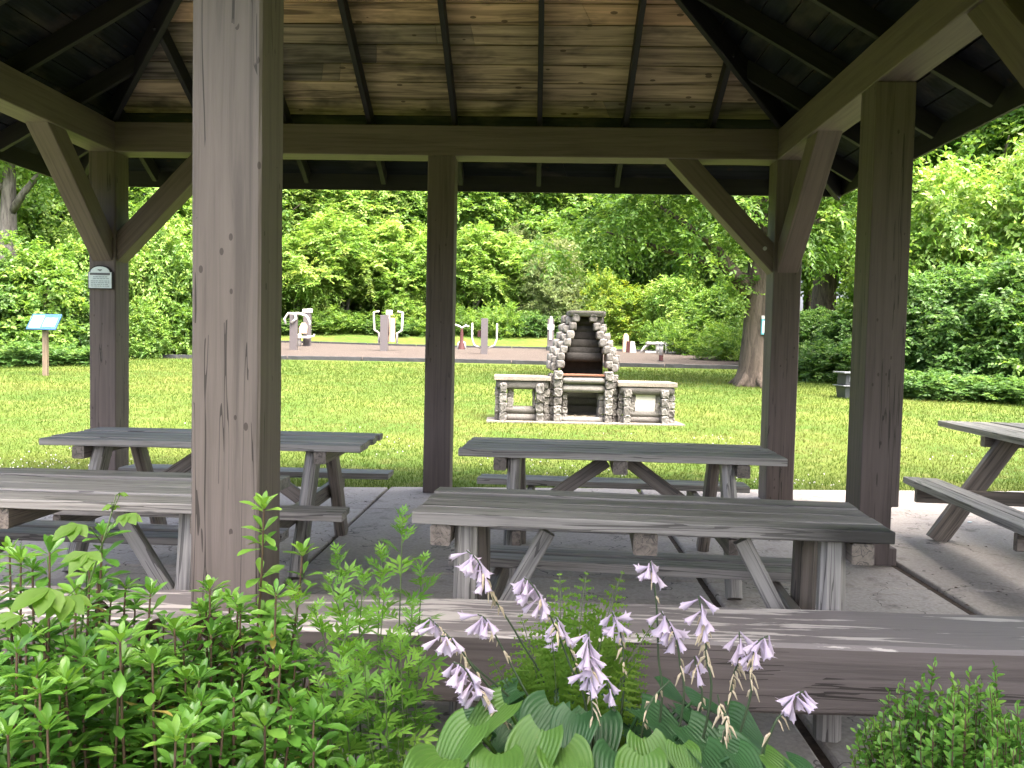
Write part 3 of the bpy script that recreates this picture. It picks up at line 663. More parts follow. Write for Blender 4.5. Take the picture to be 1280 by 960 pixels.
m = MB(); m.tube([(0, 0, 8*s), (0, 0, 20*s), (0, 0, 23*s), (0, 0, 25*s)], [.088, .088, .07, .02], 12); m.build('post', MT['white'], t, True); m = MB(); m.tube([(0, 0, 0.001), (0, 0, 8*s)], .085, 12); m.build('sleeve', MT['maroon'], t)
m = MB(); m.tube([(0, 0, -.02), (0, 0, 1.2*s)], .16, 12); m.build('foot_plate', MT['darkbox'], t)
m = MB(); m.tube([(0, 0, 19*s), (0, 0, 22*s)], .092, 12); m.build('band', MT['ink'], t)

# interpretive sign, trash bin, box on the tree, litter
g, d = ground(57, 470); s = d/FPX
t = empty('interpretive_sign', g, YAW, 'blue interpretive panel with two white pages on a pale wooden post by the hedge', 'sign')
timber('post', (0, 0.0, -0.02), (0, 0.0, 58*s), 0.115, 0.11, MT['pine'], t, (0, 1, 0))
tilt = Matrix.Rotation(R(38), 4, 'X'); m = MB(); m.box((-19*s, -0.02, -0.26), (17.5*s, 0.02, 0.26)); o = m.build('panel', MT['blue'], t, bevel=0.005)
o.matrix_basis = Matrix.Translation((0, -0.02, 67*s)) @ Matrix.Rotation(R(-38), 4, 'X')
for (a, b, c, e) in ((-17, -2.5, -0.20, 0.20), (-0.5, 15, -0.17, 0.13)):
    m = MB(); m.box((a*s, -0.024, c), (b*s, -0.0205, e)); q = m.build('page', MT['page'], o)
    m = MB(); z = e-0.12
    m.box(((a*.6+b*.4)*s, -0.0265, e-.17), ((a*.3+b*.7)*s, -0.0245, e-.10))
    for k in range(3): m.box(((a*.85+b*.15)*s, -0.0265, e-.22-.035*k), ((a*.2+b*.8)*s, -0.0245, e-.21-.035*k))
    m.build('print', MT['inkgrey'], o)
g, d = ground(1064, 498); s = d/FPX
t = empty('trash_bin', g, YAW, 'dark grey steel litter bin with flat lid standing on the lawn beside the right post', 'litter bin')
def tub(z0, z1, w0, w1):
    m = MB(); V = [(x*w, y*w, z) for (w, z) in ((w0, z0), (w1, z1)) for (x, y) in ((-1, -1), (1, -1), (1, 1), (-1, 1))]
    m.add(V, [(3, 2, 1, 0), (4, 5, 6, 7), (0, 1, 5, 4), (1, 2, 6, 5), (2, 3, 7, 6), (3, 0, 4, 7)]); return m
tub(0, 15*s, 13*s, 14.5*s).build('body', MT['darkbox'], t, bevel=0.015); tub(15*s, 16.5*s, 17*s, 17*s).build('rim', MT['lid'], t, bevel=0.01); tub(16.5*s, 31*s, 13.5*s, 13*s).build('hood', MT['darkbox'], t, bevel=0.015)
tub(31*s, 33*s, 17.5*s, 17.5*s).build('lid', MT['lid'], t, bevel=0.01); m = MB(); m.box((-9*s, -13.9*s, 21*s), (-7*s, -13.2*s, 28*s)); m.build('slot', MT['ink'], t)
p = at(1212, 653, 1.0); r_ = ray(1212, 653); p = Vector((0, 0, CAM_H)) + r_*(-(CAM_H-0.004)/r_.z)
m = MB(); m.box((-.022, -.012, 0), (.022, .012, .006), rot=Matrix.Rotation(.6, 3, 'Z')); o = m.build('litter_scrap', MT['pale'], None, bevel=0.002); o.location = p
tag(o, 'tiny pale blue scrap of litter lying on the concrete by the right table', 'litter')
# ------------------------------------------------------------------ foliage machinery
def nrm(a): return a/np.maximum(np.linalg.norm(a, axis=-1, keepdims=True), 1e-9)
LEAF2 = (np.array([(0, 0, 0), (-.5, .42, .10), (0, 1, -.12), (.5, .42, .10)]), [np.array([(0, 3, 2), (0, 2, 1)])])
def scatter(tpl, P, D, N, S, Wd, tint):
    """copies of a leaf template: base P, long axis D, face normal N, length S, width Wd"""
    V, F = tpl; D = nrm(D); X = nrm(np.cross(D, N)); Z = np.cross(X, D)
    k = len(V); n = len(P)
    Vx = P[:, None, :] + X[:, None, :]*(V[None, :, 0:1]*Wd[:, None, None]) + D[:, None, :]*(V[None, :, 1:2]*S[:, None, None]) + Z[:, None, :]*(V[None, :, 2:3]*S[:, None, None])
    off = (np.arange(n)*k)[:, None, None]
    Fs = [(f[None]+off).reshape(-1, f.shape[1]) for f in F]
    return Vx.reshape(-1, 3), Fs, np.repeat(tint, k)
def merge(parts):
    Vs, Ts, Fs, o = [], [], {}, 0
    for V, F, T in parts:
        for f in F: Fs.setdefault(f.shape[1], []).append(f+o)
        Vs.append(V); Ts.append(T); o += len(V)
    return np.concatenate(Vs), [np.concatenate(f) for f in Fs.values()], np.concatenate(Ts)
def unit(n, rng): return nrm(rng.normal(size=(n, 3)))
def crown(lobes, nclump, twigs, leaves, twl, leafl, leafw, rng, spread=0.7, droop=0.3, shell=0.55, upb=0.25, flat=0.6, tintspan=0.5):
    """lobes: (centre, radii); clumps of twigs with leaves along them"""
    vol = np.array([r[0]*r[1]+r[0]*r[2]+r[1]*r[2] for _, r in lobes]); pick = rng.choice(len(lobes), nclump, p=vol/vol.sum())
    c = np.array([l[0] for l in lobes], float)[pick]; r = np.array([l[1] for l in lobes], float)[pick]
    d = unit(nclump, rng); rad = shell+(1-shell)*rng.random((nclump, 1))**0.6; rad *= 1+0.13*rng.normal(size=(nclump, 1))
    C = c + d*r*rad; O = nrm(d/r)
    ct = np.clip(0.5+rng.normal(size=nclump)*0.16, 0, 1)
    n = nclump*twigs; C = np.repeat(C, twigs, 0); O = np.repeat(O, twigs, 0); ct = np.repeat(ct, twigs)
    TD = nrm(O*0.8+unit(n, rng)*0.95+np.array([0, 0, upb])); L = twl*(0.6+0.8*rng.random(n))
    C = C + unit(n, rng)*twl*0.35
    t = (np.arange(leaves)+0.5)/leaves
    P = C[:, None, :]+TD[:, None, :]*(t[None, :, None]*L[:, None, None]); P[..., 2] -= droop*L[:, None]*(t**2)[None]
    side = nrm(np.cross(TD, np.array([0, 0, 1.0])+0.3*rng.normal(size=(n, 3))))
    sg = np.where(np.arange(leaves) % 2 == 0, 1, -1)[None, :, None]
    LD = TD[:, None, :]*(1-spread*0.6)+side[:, None, :]*sg*spread+rng.normal(size=(n, leaves, 3))*0.22; LD[..., 2] -= droop*0.5
    N = np.array([0, 0, 1.0])*flat+O[:, None, :]*(1-flat)+rng.normal(size=(n, leaves, 3))*0.38
    m = n*leaves; tint = np.clip(np.repeat(ct, leaves)+rng.normal(size=m)*0.14*tintspan*2, 0, 1)
    S = leafl*(0.65+0.6*rng.random(m))
    return scatter(LEAF2, P.reshape(-1, 3), LD.reshape(-1, 3), N.reshape(-1, 3), S, S*leafw, tint)

MT['leaf_mid'] = leaf_mat('mid_green_leaves', [(0, (0.055, 0.132, 0.026)), (0.5, (0.116, 0.218, 0.040)), (1, (0.232, 0.333, 0.066))], 0.42)
MT['leaf_dark'] = leaf_mat('deep_green_leaves', [(0, (0.037, 0.092, 0.024)), (0.5, (0.073, 0.155, 0.037)), (1, (0.159, 0.253, 0.061))], 0.4)
MT['leaf_light'] = leaf_mat('light_yellow_green_leaves', [(0, (0.085, 0.190, 0.033)), (0.5, (0.165, 0.287, 0.055)), (1, (0.329, 0.414, 0.110))])
MT['leaf_yellow'] = leaf_mat('yellow_leaves', [(0, (0.09, 0.19, 0.028)), (0.5, (0.165, 0.265, 0.038)), (1, (0.34, 0.36, 0.045))])
MT['leaf_pale'] = leaf_mat('pale_narrow_leaves', [(0, (0.09, 0.15, 0.05)), (0.5, (0.17, 0.23, 0.085)), (1, (0.30, 0.33, 0.15))])

KIND = {}
def kind(name, mat, h, r, lobes, stems, bark_, seed, **kw):
    rng = np.random.default_rng(seed); V, F, T = crown(lobes, rng=rng, **kw)
    cm = mesh_np(name+'_crown', V, F, MT[mat], T)
    m = MB()
    for pts, rad in stems: m.tube(pts, rad, 9)
    sm = bpy.data.meshes.new(name+'_trunk'); sm.from_pydata(m.V, [], m.F); sm.materials.append(MT[bark_]); sm.polygons.foreach_set('use_smooth', np.ones(len(sm.polygons), bool))
    KIND[name] = (sm, cm, h, r)
def lobeset(rng, n, r, z0, z1, lr):
    out = []
    for i in range(n):
        a = 2*math.pi*(i/n)+rng.uniform(-.4, .4); z = z0+(z1-z0)*((i*0.618) % 1.0); f = 1-0.55*((z-z0)/(z1-z0))**2
        q = lr*rng.uniform(.75, 1.2); out.append(((math.cos(a)*r*.55*f, math.sin(a)*r*.55*f, z), (q, q, q*.8)))
    out.append(((0, 0, (z0+z1)/2), (r*.6, r*.6, (z1-z0)*.5))); return out
def limbs(rng, h, z0, r, r0, n=7):
    S = [([(0, 0, -.15), (0.03, 0, .25), (rng.uniform(-.1, .1), .05, h*.35), (rng.uniform(-.3, .3), .1, h*.62), (rng.uniform(-.4, .4), 0, h*.9)], [r0*1.45, r0*1.05, r0*.85, r0*.5, r0*.12])]
    for i in range(n):
        a = rng.uniform(0, 6.28); z = z0*rng.uniform(.8, 1.6); L = r*rng.uniform(.6, .9)
        S.append(([(0, 0, z), (math.cos(a)*L*.4, math.sin(a)*L*.4, z+L*.35), (math.cos(a)*L, math.sin(a)*L, z+L*.6)], [r0*.42, r0*.28, r0*.06]))
    return S
g_ = np.random.default_rng(3)
kind('tall', 'leaf_mid', 12, 3.9, lobeset(g_, 11, 3.6, 3.6, 10.6, 1.7), limbs(g_, 11, 3.2, 3.4, .24), 'bark', 1, nclump=820, twigs=5, leaves=11, twl=.75, leafl=.205, leafw=.55, droop=.35, shell=.5)
kind('tall_dark', 'leaf_dark', 12, 3.9, lobeset(g_, 12, 3.6, 3.0, 10.8, 1.6), limbs(g_, 11, 3.0, 3.4, .22), 'bark', 2, nclump=800, twigs=5, leaves=11, twl=.7, leafl=.185, leafw=.6, droop=.3, shell=.5)
kind('tall_light', 'leaf_light', 12, 3.8, lobeset(g_, 11, 3.5, 3.2, 10.8, 1.6), limbs(g_, 11, 3.0, 3.3, .2), 'bark_grey', 3, nclump=760, twigs=5, leaves=11, twl=.8, leafl=.195, leafw=.5, droop=.45, shell=.5)
kind('sumac', 'leaf_light', 4.6, 2.6, lobeset(g_, 9, 2.5, 1.9, 4.2, .85), [([(0, 0, -.1), (.2*math.cos(a), .2*math.sin(a), 1.2), (.9*math.cos(a), .9*math.sin(a), 2.6), (1.3*math.cos(a), 1.3*math.sin(a), 3.6)], [.07, .06, .045, .02]) for a in (0.3, 1.5, 2.6, 3.9, 5.2)], 'bark_grey', 4, nclump=270, twigs=7, leaves=20, twl=.62, leafl=.175, leafw=.3, spread=.95, droop=.35, shell=.7, upb=.6, flat=.8)
kind('bush', 'leaf_mid', 4.0, 2.3, lobeset(g_, 11, 2.2, .55, 3.5, .85), [([(0, 0, -.1), (.3*math.cos(a), .3*math.sin(a), 1.0), (1.0*math.cos(a), 1.0*math.sin(a), 2.4)], [.05, .04, .015]) for a in (0.2, 1.7, 3.0, 4.4)], 'bark', 5, nclump=660, twigs=5, leaves=9, twl=.42, leafl=.14, leafw=.6, shell=.55)
kind('bush_dark', 'leaf_dark', 4.0, 2.3, lobeset(g_, 12, 2.2, .5, 3.5, .8), [([(0, 0, -.1), (.3*math.cos(a), .3*math.sin(a), 1.0), (1.0*math.cos(a), 1.0*math.sin(a), 2.4)], [.05, .04, .015]) for a in (0.6, 2.0, 3.5, 4.9)], 'bark', 6, nclump=660, twigs=5, leaves=9, twl=.47, leafl=.15, leafw=.6, shell=.55, droop=.4)
kind('bush_light', 'leaf_light', 4.0, 2.3, lobeset(g_, 11, 2.2, .5, 3.5, .8), [([(0, 0, -.1), (.3*math.cos(a), .3*math.sin(a), 1.0), (1.0*math.cos(a), 1.0*math.sin(a), 2.4)], [.05, .04, .015]) for a in (0.1, 1.3, 3.3, 5.0)], 'bark', 7, nclump=620, twigs=5, leaves=9, twl=.47, leafl=.14, leafw=.55, shell=.55, droop=.35)
kind('bush_yellow', 'leaf_yellow', 4.0, 2.3, lobeset(g_, 9, 2.0, .6, 3.5, .8), [([(0, 0, -.1), (.3*math.cos(a), .3*math.sin(a), 1.0), (1.0*math.cos(a), 1.0*math.sin(a), 2.4)], [.05, .04, .015]) for a in (0.1, 2.3, 4.3)], 'bark', 8, nclump=380, twigs=5, leaves=9, twl=.47, leafl=.14, leafw=.5, shell=.5, upb=.6)
kind('willow', 'leaf_pale', 4.5, 2.0, lobeset(g_, 9, 1.9, .8, 4.0, .7), [([(0, 0, -.1), (.3*math.cos(a), .3*math.sin(a), 1.4), (.9*math.cos(a), .9*math.sin(a), 3.2)], [.06, .045, .015]) for a in (0.1, 1.6, 3.1, 4.8)], 'bark_grey', 9, nclump=340, twigs=6, leaves=12, twl=.7, leafl=.17, leafw=.26, shell=.5, upb=.7)
kind('weeds', 'leaf_mid', 1.3, 1.1, [((x, y, .5), (.55, .55, .6)) for x in (-.6, 0, .6) for y in (-.3, .3)], [([(x, y, -.05), (x, y, .6), (x+.1, y, 1.0)], [.015, .012, .005]) for x in (-.6, 0, .6) for y in (-.3, .3)], 'greenstem', 10, nclump=220, twigs=4, leaves=9, twl=.35, leafl=.12, leafw=.3, shell=.3, upb=1.2)
kind('weeds_dark', 'leaf_dark', 1.3, 1.1, [((x, y, .5), (.55, .55, .55)) for x in (-.6, 0, .6) for y in (-.3, .3)], [([(x, y, -.05), (x, y, .6), (x+.1, y, 1.0)], [.015, .012, .005]) for x in (-.6, 0, .6) for y in (-.3, .3)], 'greenstem', 11, nclump=220, twigs=4, leaves=9, twl=.35, leafl=.13, leafw=.45, shell=.3, upb=.8)

def plant_kind(kn, px, d, ytop, wpx, name, label, cat, group=None, rz=None, loc=None, hh=None, ws=None):
    sm, cm, h, r = KIND[kn]; g = on_terrain(px, d) if loc is None else Vector(loc)
    hor = 434+(px-640)*0.0206; ht = hh or (CAM_H+(hor-ytop)/FPX*d-g.z)
    sz = ht/h; sx = ws or (wpx*d/FPX/(2*r))
    t = empty(name, g, random.uniform(0, 6.28) if rz is None else rz, label, cat, group)
    trunk = 'stem' if cat in ('shrub', 'weeds') else 'trunk'
    for nm, me in ((trunk, sm), ('crown' if trunk == 'trunk' else 'foliage', cm)):
        o = link_mesh(nm, me, t); o.scale = (sx, sx, sz)
    return t
HEDGE = 'shrubs along the edge of the wood'; WOOD = 'trees of the wood behind the lawn'; SUM = 'sumac thicket behind the gravel court'; WEED = 'tall weeds at the foot of the wood'
# left hedge
L_ = [('bush_dark', -25, 26, 322, 160, 'dark leafy shrub at the left edge behind the blue sign'), ('bush', 45, 27, 300, 165, 'broad green shrub rising right behind the blue sign'),
      ('bush_dark', 100, 28, 340, 110, 'low dark shrub between the blue sign and the plaque post'), ('bush_light', 120, 30, 262, 130, 'yellow green shrub half hidden behind the plaque post'),
      ('bush_light', 190, 31, 262, 120, 'bright yellow green shrub between the plaque post and the big post'), ('bush', 240, 31, 300, 110, 'green shrub whose left half shows beside the big post'),
      ('bush', -110, 26, 280, 180, 'tall green shrub beyond the left edge of the hedge'), ('bush', 185, 29.5, 375, 70, 'small round green shrub at the lawn edge right of the plaque post')]
for a in L_: plant_kind(*a[:5], 'leafy_shrub', a[5], 'shrub', HEDGE)
plant_kind('weeds_dark', 20, 24.5, 425, 100, 'weed_clump', 'dark weeds at the hedge foot left of the sign post', 'weeds', WEED); plant_kind('weeds_dark', 88, 25.2, 432, 90, 'weed_clump', 'dark weeds at the hedge foot right of the sign post', 'weeds', WEED)
# sumac thicket and shrubs beyond the court
for a in [('sumac', 372, 50.5, 300, 130, 'sumac bush just right of the big post'), ('sumac', 430, 51, 272, 170, 'tallest pale green sumac, behind the two handled machine'), ('sumac', 500, 51.5, 286, 150, 'spreading sumac left of the middle post'),
          ('sumac', 590, 51.5, 290, 150, 'sumac just right of the middle post'), ('sumac', 650, 52.5, 305, 130, 'sumac half way between the middle post and the chimney'), ('sumac', 505, 49.2, 372, 66, 'small low sumac in front, left of the middle post'), ('sumac', 305, 51, 300, 140, 'sumac hidden mostly behind the big post')]:
    plant_kind(*a[:5], 'sumac_bush', a[5], 'shrub', SUM)
for i, (px, yt, w, kn) in enumerate([(365, 398, 60, 'weeds_dark'), (405, 385, 70, 'weeds'), (445, 390, 66, 'weeds'), (490, 398, 60, 'weeds_dark'), (535, 395, 60, 'weeds'), (580, 385, 60, 'weeds'), (625, 380, 64, 'weeds'), (670, 388, 56, 'weeds_dark'), (715, 395, 60, 'weeds'), (320, 398, 70, 'weeds')]):
    plant_kind(kn, px, 48.3+0.4*(i % 3), yt, w, 'weed_clump', 'clump of tall green weeds at the back edge of the lawn behind the gravel', 'weeds', WEED)
for a in [('willow', 690, 50, 300, 90, 'pale narrow leaved willow shrub left of the chimney top'), ('bush_yellow', 752, 47, 336, 70, 'bright yellow flowering shrub right above the chimney'), ('bush_yellow', 795, 46, 356, 100, 'yellow green shrub behind the chimney and white benches'),
          ('bush_light', 850, 44, 345, 110, 'light green shrub behind the white benches'), ('bush', 905, 40, 352, 110, 'green shrub left of the big tree trunk'), ('willow', 640, 55, 285, 90, 'pale willow shrub rising behind the sumacs'), ('bush', 718, 53, 318, 110, 'mid green shrub directly behind the chimney')]:
    plant_kind(*a[:5], 'leafy_shrub', a[5], 'shrub', HEDGE)
for i, (kn, px, d, yt, w) in enumerate([('bush_light', 345, 56, 225, 130), ('bush', 420, 57, 215, 130), ('willow', 480, 56, 240, 90), ('bush', 525, 57, 205, 140), ('bush_light', 585, 57, 235, 120), ('bush', 655, 58, 225, 130), ('bush_light', 720, 57, 245, 130), ('bush', 780, 56, 255, 130), ('bush_light', 850, 54, 265, 130), ('bush', 920, 50, 280, 130)]):
    plant_kind(kn, px, d, yt, w, 'leafy_shrub', 'tall leafy shrub at the front of the wood behind the first row of shrubs', 'shrub', 'second row shrubs before the wood')
for i, (px, d, yt, w) in enumerate([(870, 40, 395, 80), (910, 35, 405, 90), (960, 31, 400, 80), (835, 42.5, 405, 60)]):
    plant_kind('weeds', px, d, yt, w, 'weed_clump', 'tall green weeds along the court edge left of the big tree trunk', 'weeds', WEED)
# right side
for a in [('bush_dark', 1010, 27.5, 385, 100, 'dark shrub at the lawn edge between big trunk and right post'), ('bush_dark', 1060, 26, 392, 110, 'dark low shrub behind the litter bin'), ('bush_dark', 1160, 22.2, 335, 170, 'dark dense shrub right of the right middle post'),
          ('bush_dark', 1240, 21.3, 318, 200, 'largest dark shrub overhanging the lawn at the right'), ('bush', 1330, 20.5, 300, 220, 'green shrub at the right edge of the picture'), ('bush_light', 1185, 25, 205, 210, 'tall yellow green shrub above the dark ones at right'),
          ('bush_light', 1290, 24, 170, 230, 'tall yellow green shrub in the upper right corner'), ('bush', 1110, 26, 270, 150, 'green shrub hidden partly by the right middle post'), ('bush_dark', 1420, 20, 280, 230, 'dark shrub beyond the right edge of the picture')]:
    plant_kind(*a[:5], 'leafy_shrub', a[5], 'shrub', HEDGE)
for i, (px, d, yt, w) in enumerate([(1150, 20.0, 462, 110), (1205, 19.6, 468, 110), (1262, 19.2, 470, 120), (1040, 25, 425, 110)]):
    plant_kind('weeds_dark', px, d, yt, w, 'weed_clump', 'dark weeds along the lawn edge under the right hand shrubs', 'weeds', WEED)
# the wood behind: trees too alike to be told apart share one label
for i, (kn, px, d, yt, w) in enumerate([('tall', 60, 37, 40, 230), ('tall_light', 150, 40, 70, 230), ('tall', 235, 43, 90, 220), ('tall_dark', -60, 36, 30, 240), ('tall_light', -170, 34, 20, 260),
      ('tall', 330, 56, 130, 200), ('tall_light', 400, 58, 110, 190), ('tall_light', 470, 55, 140, 200), ('tall', 545, 57, 130, 190), ('tall', 615, 58, 120, 190), ('tall_light', 690, 60, 100, 190), ('tall', 765, 56, 120, 200), ('tall', 840, 54, 110, 210), ('tall', 910, 48, 80, 220),
      ('tall_light', 980, 44, 60, 230), ('tall', 1070, 40, 30, 260), ('tall_light', 1140, 34, -20, 280), ('tall', 1230, 30, -60, 300), ('tall_light', 1340, 29, -80, 320), ('tall', 1460, 27, -80, 320), ('tall', 280, 62, 110, 190), ('tall_light', 640, 66, 90, 200), ('tall', 440, 68, 80, 200), ('tall_light', 820, 66, 80, 200), ('tall_dark', 1010, 52, 60, 240), ('tall_dark', 110, 48, 60, 240), ('tall_dark', 1180, 40, -20, 280)]):
    plant_kind(kn, px, d, yt, w, 'woodland_tree', 'tall leafy tree in the wood behind the lawn', 'tree', WOOD)

# big trunk tree at right centre, grey trunk at left, second trunk at right
def big_tree(px, d, r0, h, lobes, limbs_, mat, bk, label, seed, **kw):
    g = on_terrain(px, d); t = empty('large_tree', g, YAW, label, 'tree', 'large single trunked trees'); m = MB()
    fl = [(0, 0, -.15), (0.0, 0, .12), (-.01, 0, .5), (.02, 0, 1.4), (.06, 0, 3.0), (.1, .1, h*.55), (.2, .2, h*.9)]
    m.tube(fl, [r0*1.75, r0*1.35, r0*1.08, r0*.95, r0*.85, r0*.5, r0*.1], 16)
    for k in range(7):
        a = 6.28*k/7+random.uniform(-.3, .3); m.tube([(math.cos(a)*r0*.6, math.sin(a)*r0*.6, .45), (math.cos(a)*r0*1.3, math.sin(a)*r0*1.3, .12), (math.cos(a)*r0*2.1, math.sin(a)*r0*2.1, -.06)], [r0*.4, r0*.28, r0*.1], 7)
    m.build('trunk', MT[bk], t, True)
    for pts, rad in limbs_:
        lm = MB(); lm.tube(pts, rad, 8); lm.build('limb', MT[bk], t, True)
    V, F, T = crown(lobes, rng=np.random.default_rng(seed), **kw); link_mesh('crown', mesh_np('crown', V, F, MT[mat], T), t)
    return t
bt_ = big_tree(945, 22.4, 0.42, 12, [((-1.2, -.6, 4.9), (1.6, 1.5, .9)), ((-2.9, -.3, 4.9), (1.5, 1.4, 1.0)), ((-4.2, .2, 4.4), (1.3, 1.3, 1.0)), ((-5.3, .4, 3.9), (.9, 1.0, .8)), ((-1.6, -.9, 3.6), (1.0, .9, .5)), ((.9, -.7, 4.4), (1.2, 1.1, .9)), ((1.9, -.5, 5.0), (1.4, 1.3, 1.2)), ((2.8, 0, 4.0), (1.0, 1.1, .7)),
     ((0, 0, 7.5), (3.4, 3.2, 2.6)), ((-2.5, 0, 7), (2.2, 2.2, 1.8)), ((2.5, .5, 7), (2.2, 2.2, 1.8)), ((0, 0, 10), (2.4, 2.4, 1.8)), ((-.6, -.4, 2.7), (.55, .5, .4))],
     [([(-.1, 0, 2.4), (-.9, -.2, 3.3), (-1.5, -.3, 4.0), (-2.0, -.3, 4.3), (-3.0, -.2, 5.0)], [.24, .17, .13, .10, .03]), ([(-.1, 0, 2.9), (-1.6, .2, 3.5), (-3.0, .4, 3.9), (-4.4, .4, 4.3)], [.14, .1, .07, .02]), ([(.15, 0, 3.2), (1.0, -.3, 4.2), (2.2, -.4, 5.0)], [.2, .13, .04]), ([(.05, 0, 4), (-.8, -.5, 5.5), (-2, -.8, 7)], [.22, .16, .05])],
     'leaf_mid', 'bark', 'large spreading tree with broad brown trunk beside the right rear post', 21, nclump=1050, twigs=5, leaves=11, twl=.55, leafl=.15, leafw=.5, droop=.45, shell=.3)
m = MB(); m.box((-.13, -.06, 0), (.13, .02, .46)); m.box((-.14, -.065, .46), (.14, .03, .52))
g = on_terrain(945, 22.4); bx = empty('trail_box', g+CR*0.14+Vector((0, -.36, 1.42)), YAW, 'pale blue and white box fixed to the large brown tree trunk', 'box')
m = MB(); m.box((-.13, -.08, 0), (.13, .02, .43)); m.build('box_body', MT['teal'], bx, bevel=.01); m = MB(); m.box((-.135, -.09, .431), (.135, .025, .52)); m.build('box_top', MT['white'], bx, bevel=.01); m = MB(); m.box((-.10, -.086, .05), (.03, -.0805, .38)); m.build('notice', MT['pale'], bx)
big_tree(8, 29.5, 0.40, 13, [((0, 0, 9.5), (3.6, 3.4, 2.6)), ((-2.5, 0, 8), (2, 2, 1.6)), ((2.8, -.3, 7.6), (1.8, 1.6, 1.3)), ((0, 0, 12), (2.4, 2.4, 1.6))],
     [([(.2, 0, 5.2), (.8, -.1, 6.0), (1.4, -.1, 6.7), (2.4, -.1, 7.4)], [.15, .12, .09, .03]), ([(-.1, 0, 6), (-1.2, 0, 7.4), (-2.4, 0, 8.4)], [.2, .13, .04])], 'leaf_mid', 'bark_grey', 'tall tree with thick pale grey trunk at the upper left edge', 22, nclump=420, twigs=5, leaves=10, twl=.7, leafl=.22, leafw=.5, droop=.4, shell=.4)
big_tree(1026, 30, 0.50, 12, [((-.5, -1.0, 5.2), (1.8, 1.4, 1.0)), ((1.4, -1.0, 4.9), (1.6, 1.4, .9)), ((0, 0, 7.5), (3.2, 3.0, 2.2)), ((0, 0, 10), (2.6, 2.6, 2)), ((2.4, -.8, 4.0), (1.0, 1.0, .6))],
     [([(.1, 0, 3.4), (1.2, -.3, 4.4), (2.3, -.6, 5.2)], [.2, .13, .04]), ([(-.1, 0, 3.6), (-1.2, -.3, 4.8), (-2.2, -.4, 6)], [.22, .14, .04])], 'leaf_light', 'bark', 'thick trunked tree in the shade between the two right posts', 23, nclump=660, twigs=5, leaves=10, twl=.65, leafl=.2, leafw=.45, droop=.5, shell=.35)
plant_kind('tall', 0, 1, 0, 0, 'added_shade_tree', 'unseen leafy tree added beside the viewer to shade the flower bed', 'tree', None, 1.0, (3.1, -1.9, -.05), 13.5, 1.12)  # out of view, added to keep the sun off the flower bed
plant_kind('tall', 0, 1, 0, 0, 'added_shade_tree', 'unseen leafy tree added outside the picture to shade the right hand picnic table', 'tree', None, 2.0, (7.3, 3.2, -.05), 13, 1.15)  # out of view, added to block the sun over the right table and slab
# ------------------------------------------------------------------ grass blades and clover
MT['blade'] = leaf_mat('grass_blades', [(0, (0.040, 0.078, 0.011)), (0.5, (0.072, 0.110, 0.016)), (1, (0.118, 0.124, 0.032))], 0.3, 0.6, 0.2)
rg = np.random.default_rng(11); n = 230000
y = 7.2+22*rg.random(n)**1.9; x = (rg.random(n)*2-1)*(0.75*y+1.2)-0.034*y
fbx, fby = fb.x, fb.y
ok = (y > 7.83+0.115*x) & ~((np.abs(x-fbx) < 1.75) & (np.abs(y-fby-0.35) < 0.68))
x, y = x[ok], y[ok]; n = len(x); z = terrain(x, y)
P = np.stack([x, y, z-0.004], -1); sc = np.clip(y/8.0, 1, 3)
D = nrm(np.stack([rg.normal(size=n)*.45, rg.normal(size=n)*.45, np.ones(n)], -1)); N = unit(n, rg)
patch = 0.48+0.18*np.sin(x*1.7+np.sin(y*1.3)*2)*np.sin(y*2.1+x*.6)+0.16*np.sin(x*.35+2*np.sin(y*.55))+0.2*np.clip((y-8.8)/3, -1, 1)*np.clip((16-y)/4, 0, 1)
tint = np.clip(patch+rg.normal(size=n)*0.12, 0, 1)
S = (0.035+0.035*rg.random(n))*(0.8+0.35*(sc-1)); Wd = 0.007*sc*(0.7+.6*rg.random(n))
BL = (np.array([(-.5, 0, 0), (.5, 0, 0), (0, 1, .25)]), [np.array([(0, 1, 2)])])
V, F, T_ = scatter(BL, P, D, N, S, Wd, tint)
tag(link_mesh('grass', mesh_np('grass', V, F, MT['blade'], T_)), 'short mown grass of the lawn', None, None, 'stuff')
n = 1500; y = 7.9+4.5*rg.random(n)**2.2; x = (rg.random(n)*2-1)*(0.75*y)-0.3; dens = np.sin(x*2.3+1)+np.sin(x*.9+y*1.5)+rg.normal(size=n)*.6
ok = (y > 7.9+0.115*x) & (dens > 0.75); x, y = x[ok], y[ok]; n = len(x)
OC = (np.array([(.5, 0, 0), (-.5, 0, 0), (0, .5, 0), (0, -.5, 0), (0, 0, .5), (0, 0, -.5)]), [np.array([(0, 2, 4), (2, 1, 4), (1, 3, 4), (3, 0, 4), (2, 0, 5), (1, 2, 5), (3, 1, 5), (0, 3, 5)])])
P = np.stack([x, y, terrain(x, y)+0.055+0.02*rg.random(n)], -1); S = 0.012+0.011*rg.random(n)
V, F, T_ = scatter(OC, P, np.tile((0., 0, 1), (n, 1))+rg.normal(size=(n, 3))*.2, np.tile((1., 0, 0), (n, 1)), S, S, S*0+.5)
tag(link_mesh('clover', mesh_np('clover', V, F, MT['white'], T_)), 'white clover heads in the grass by the slab', None, None, 'stuff')
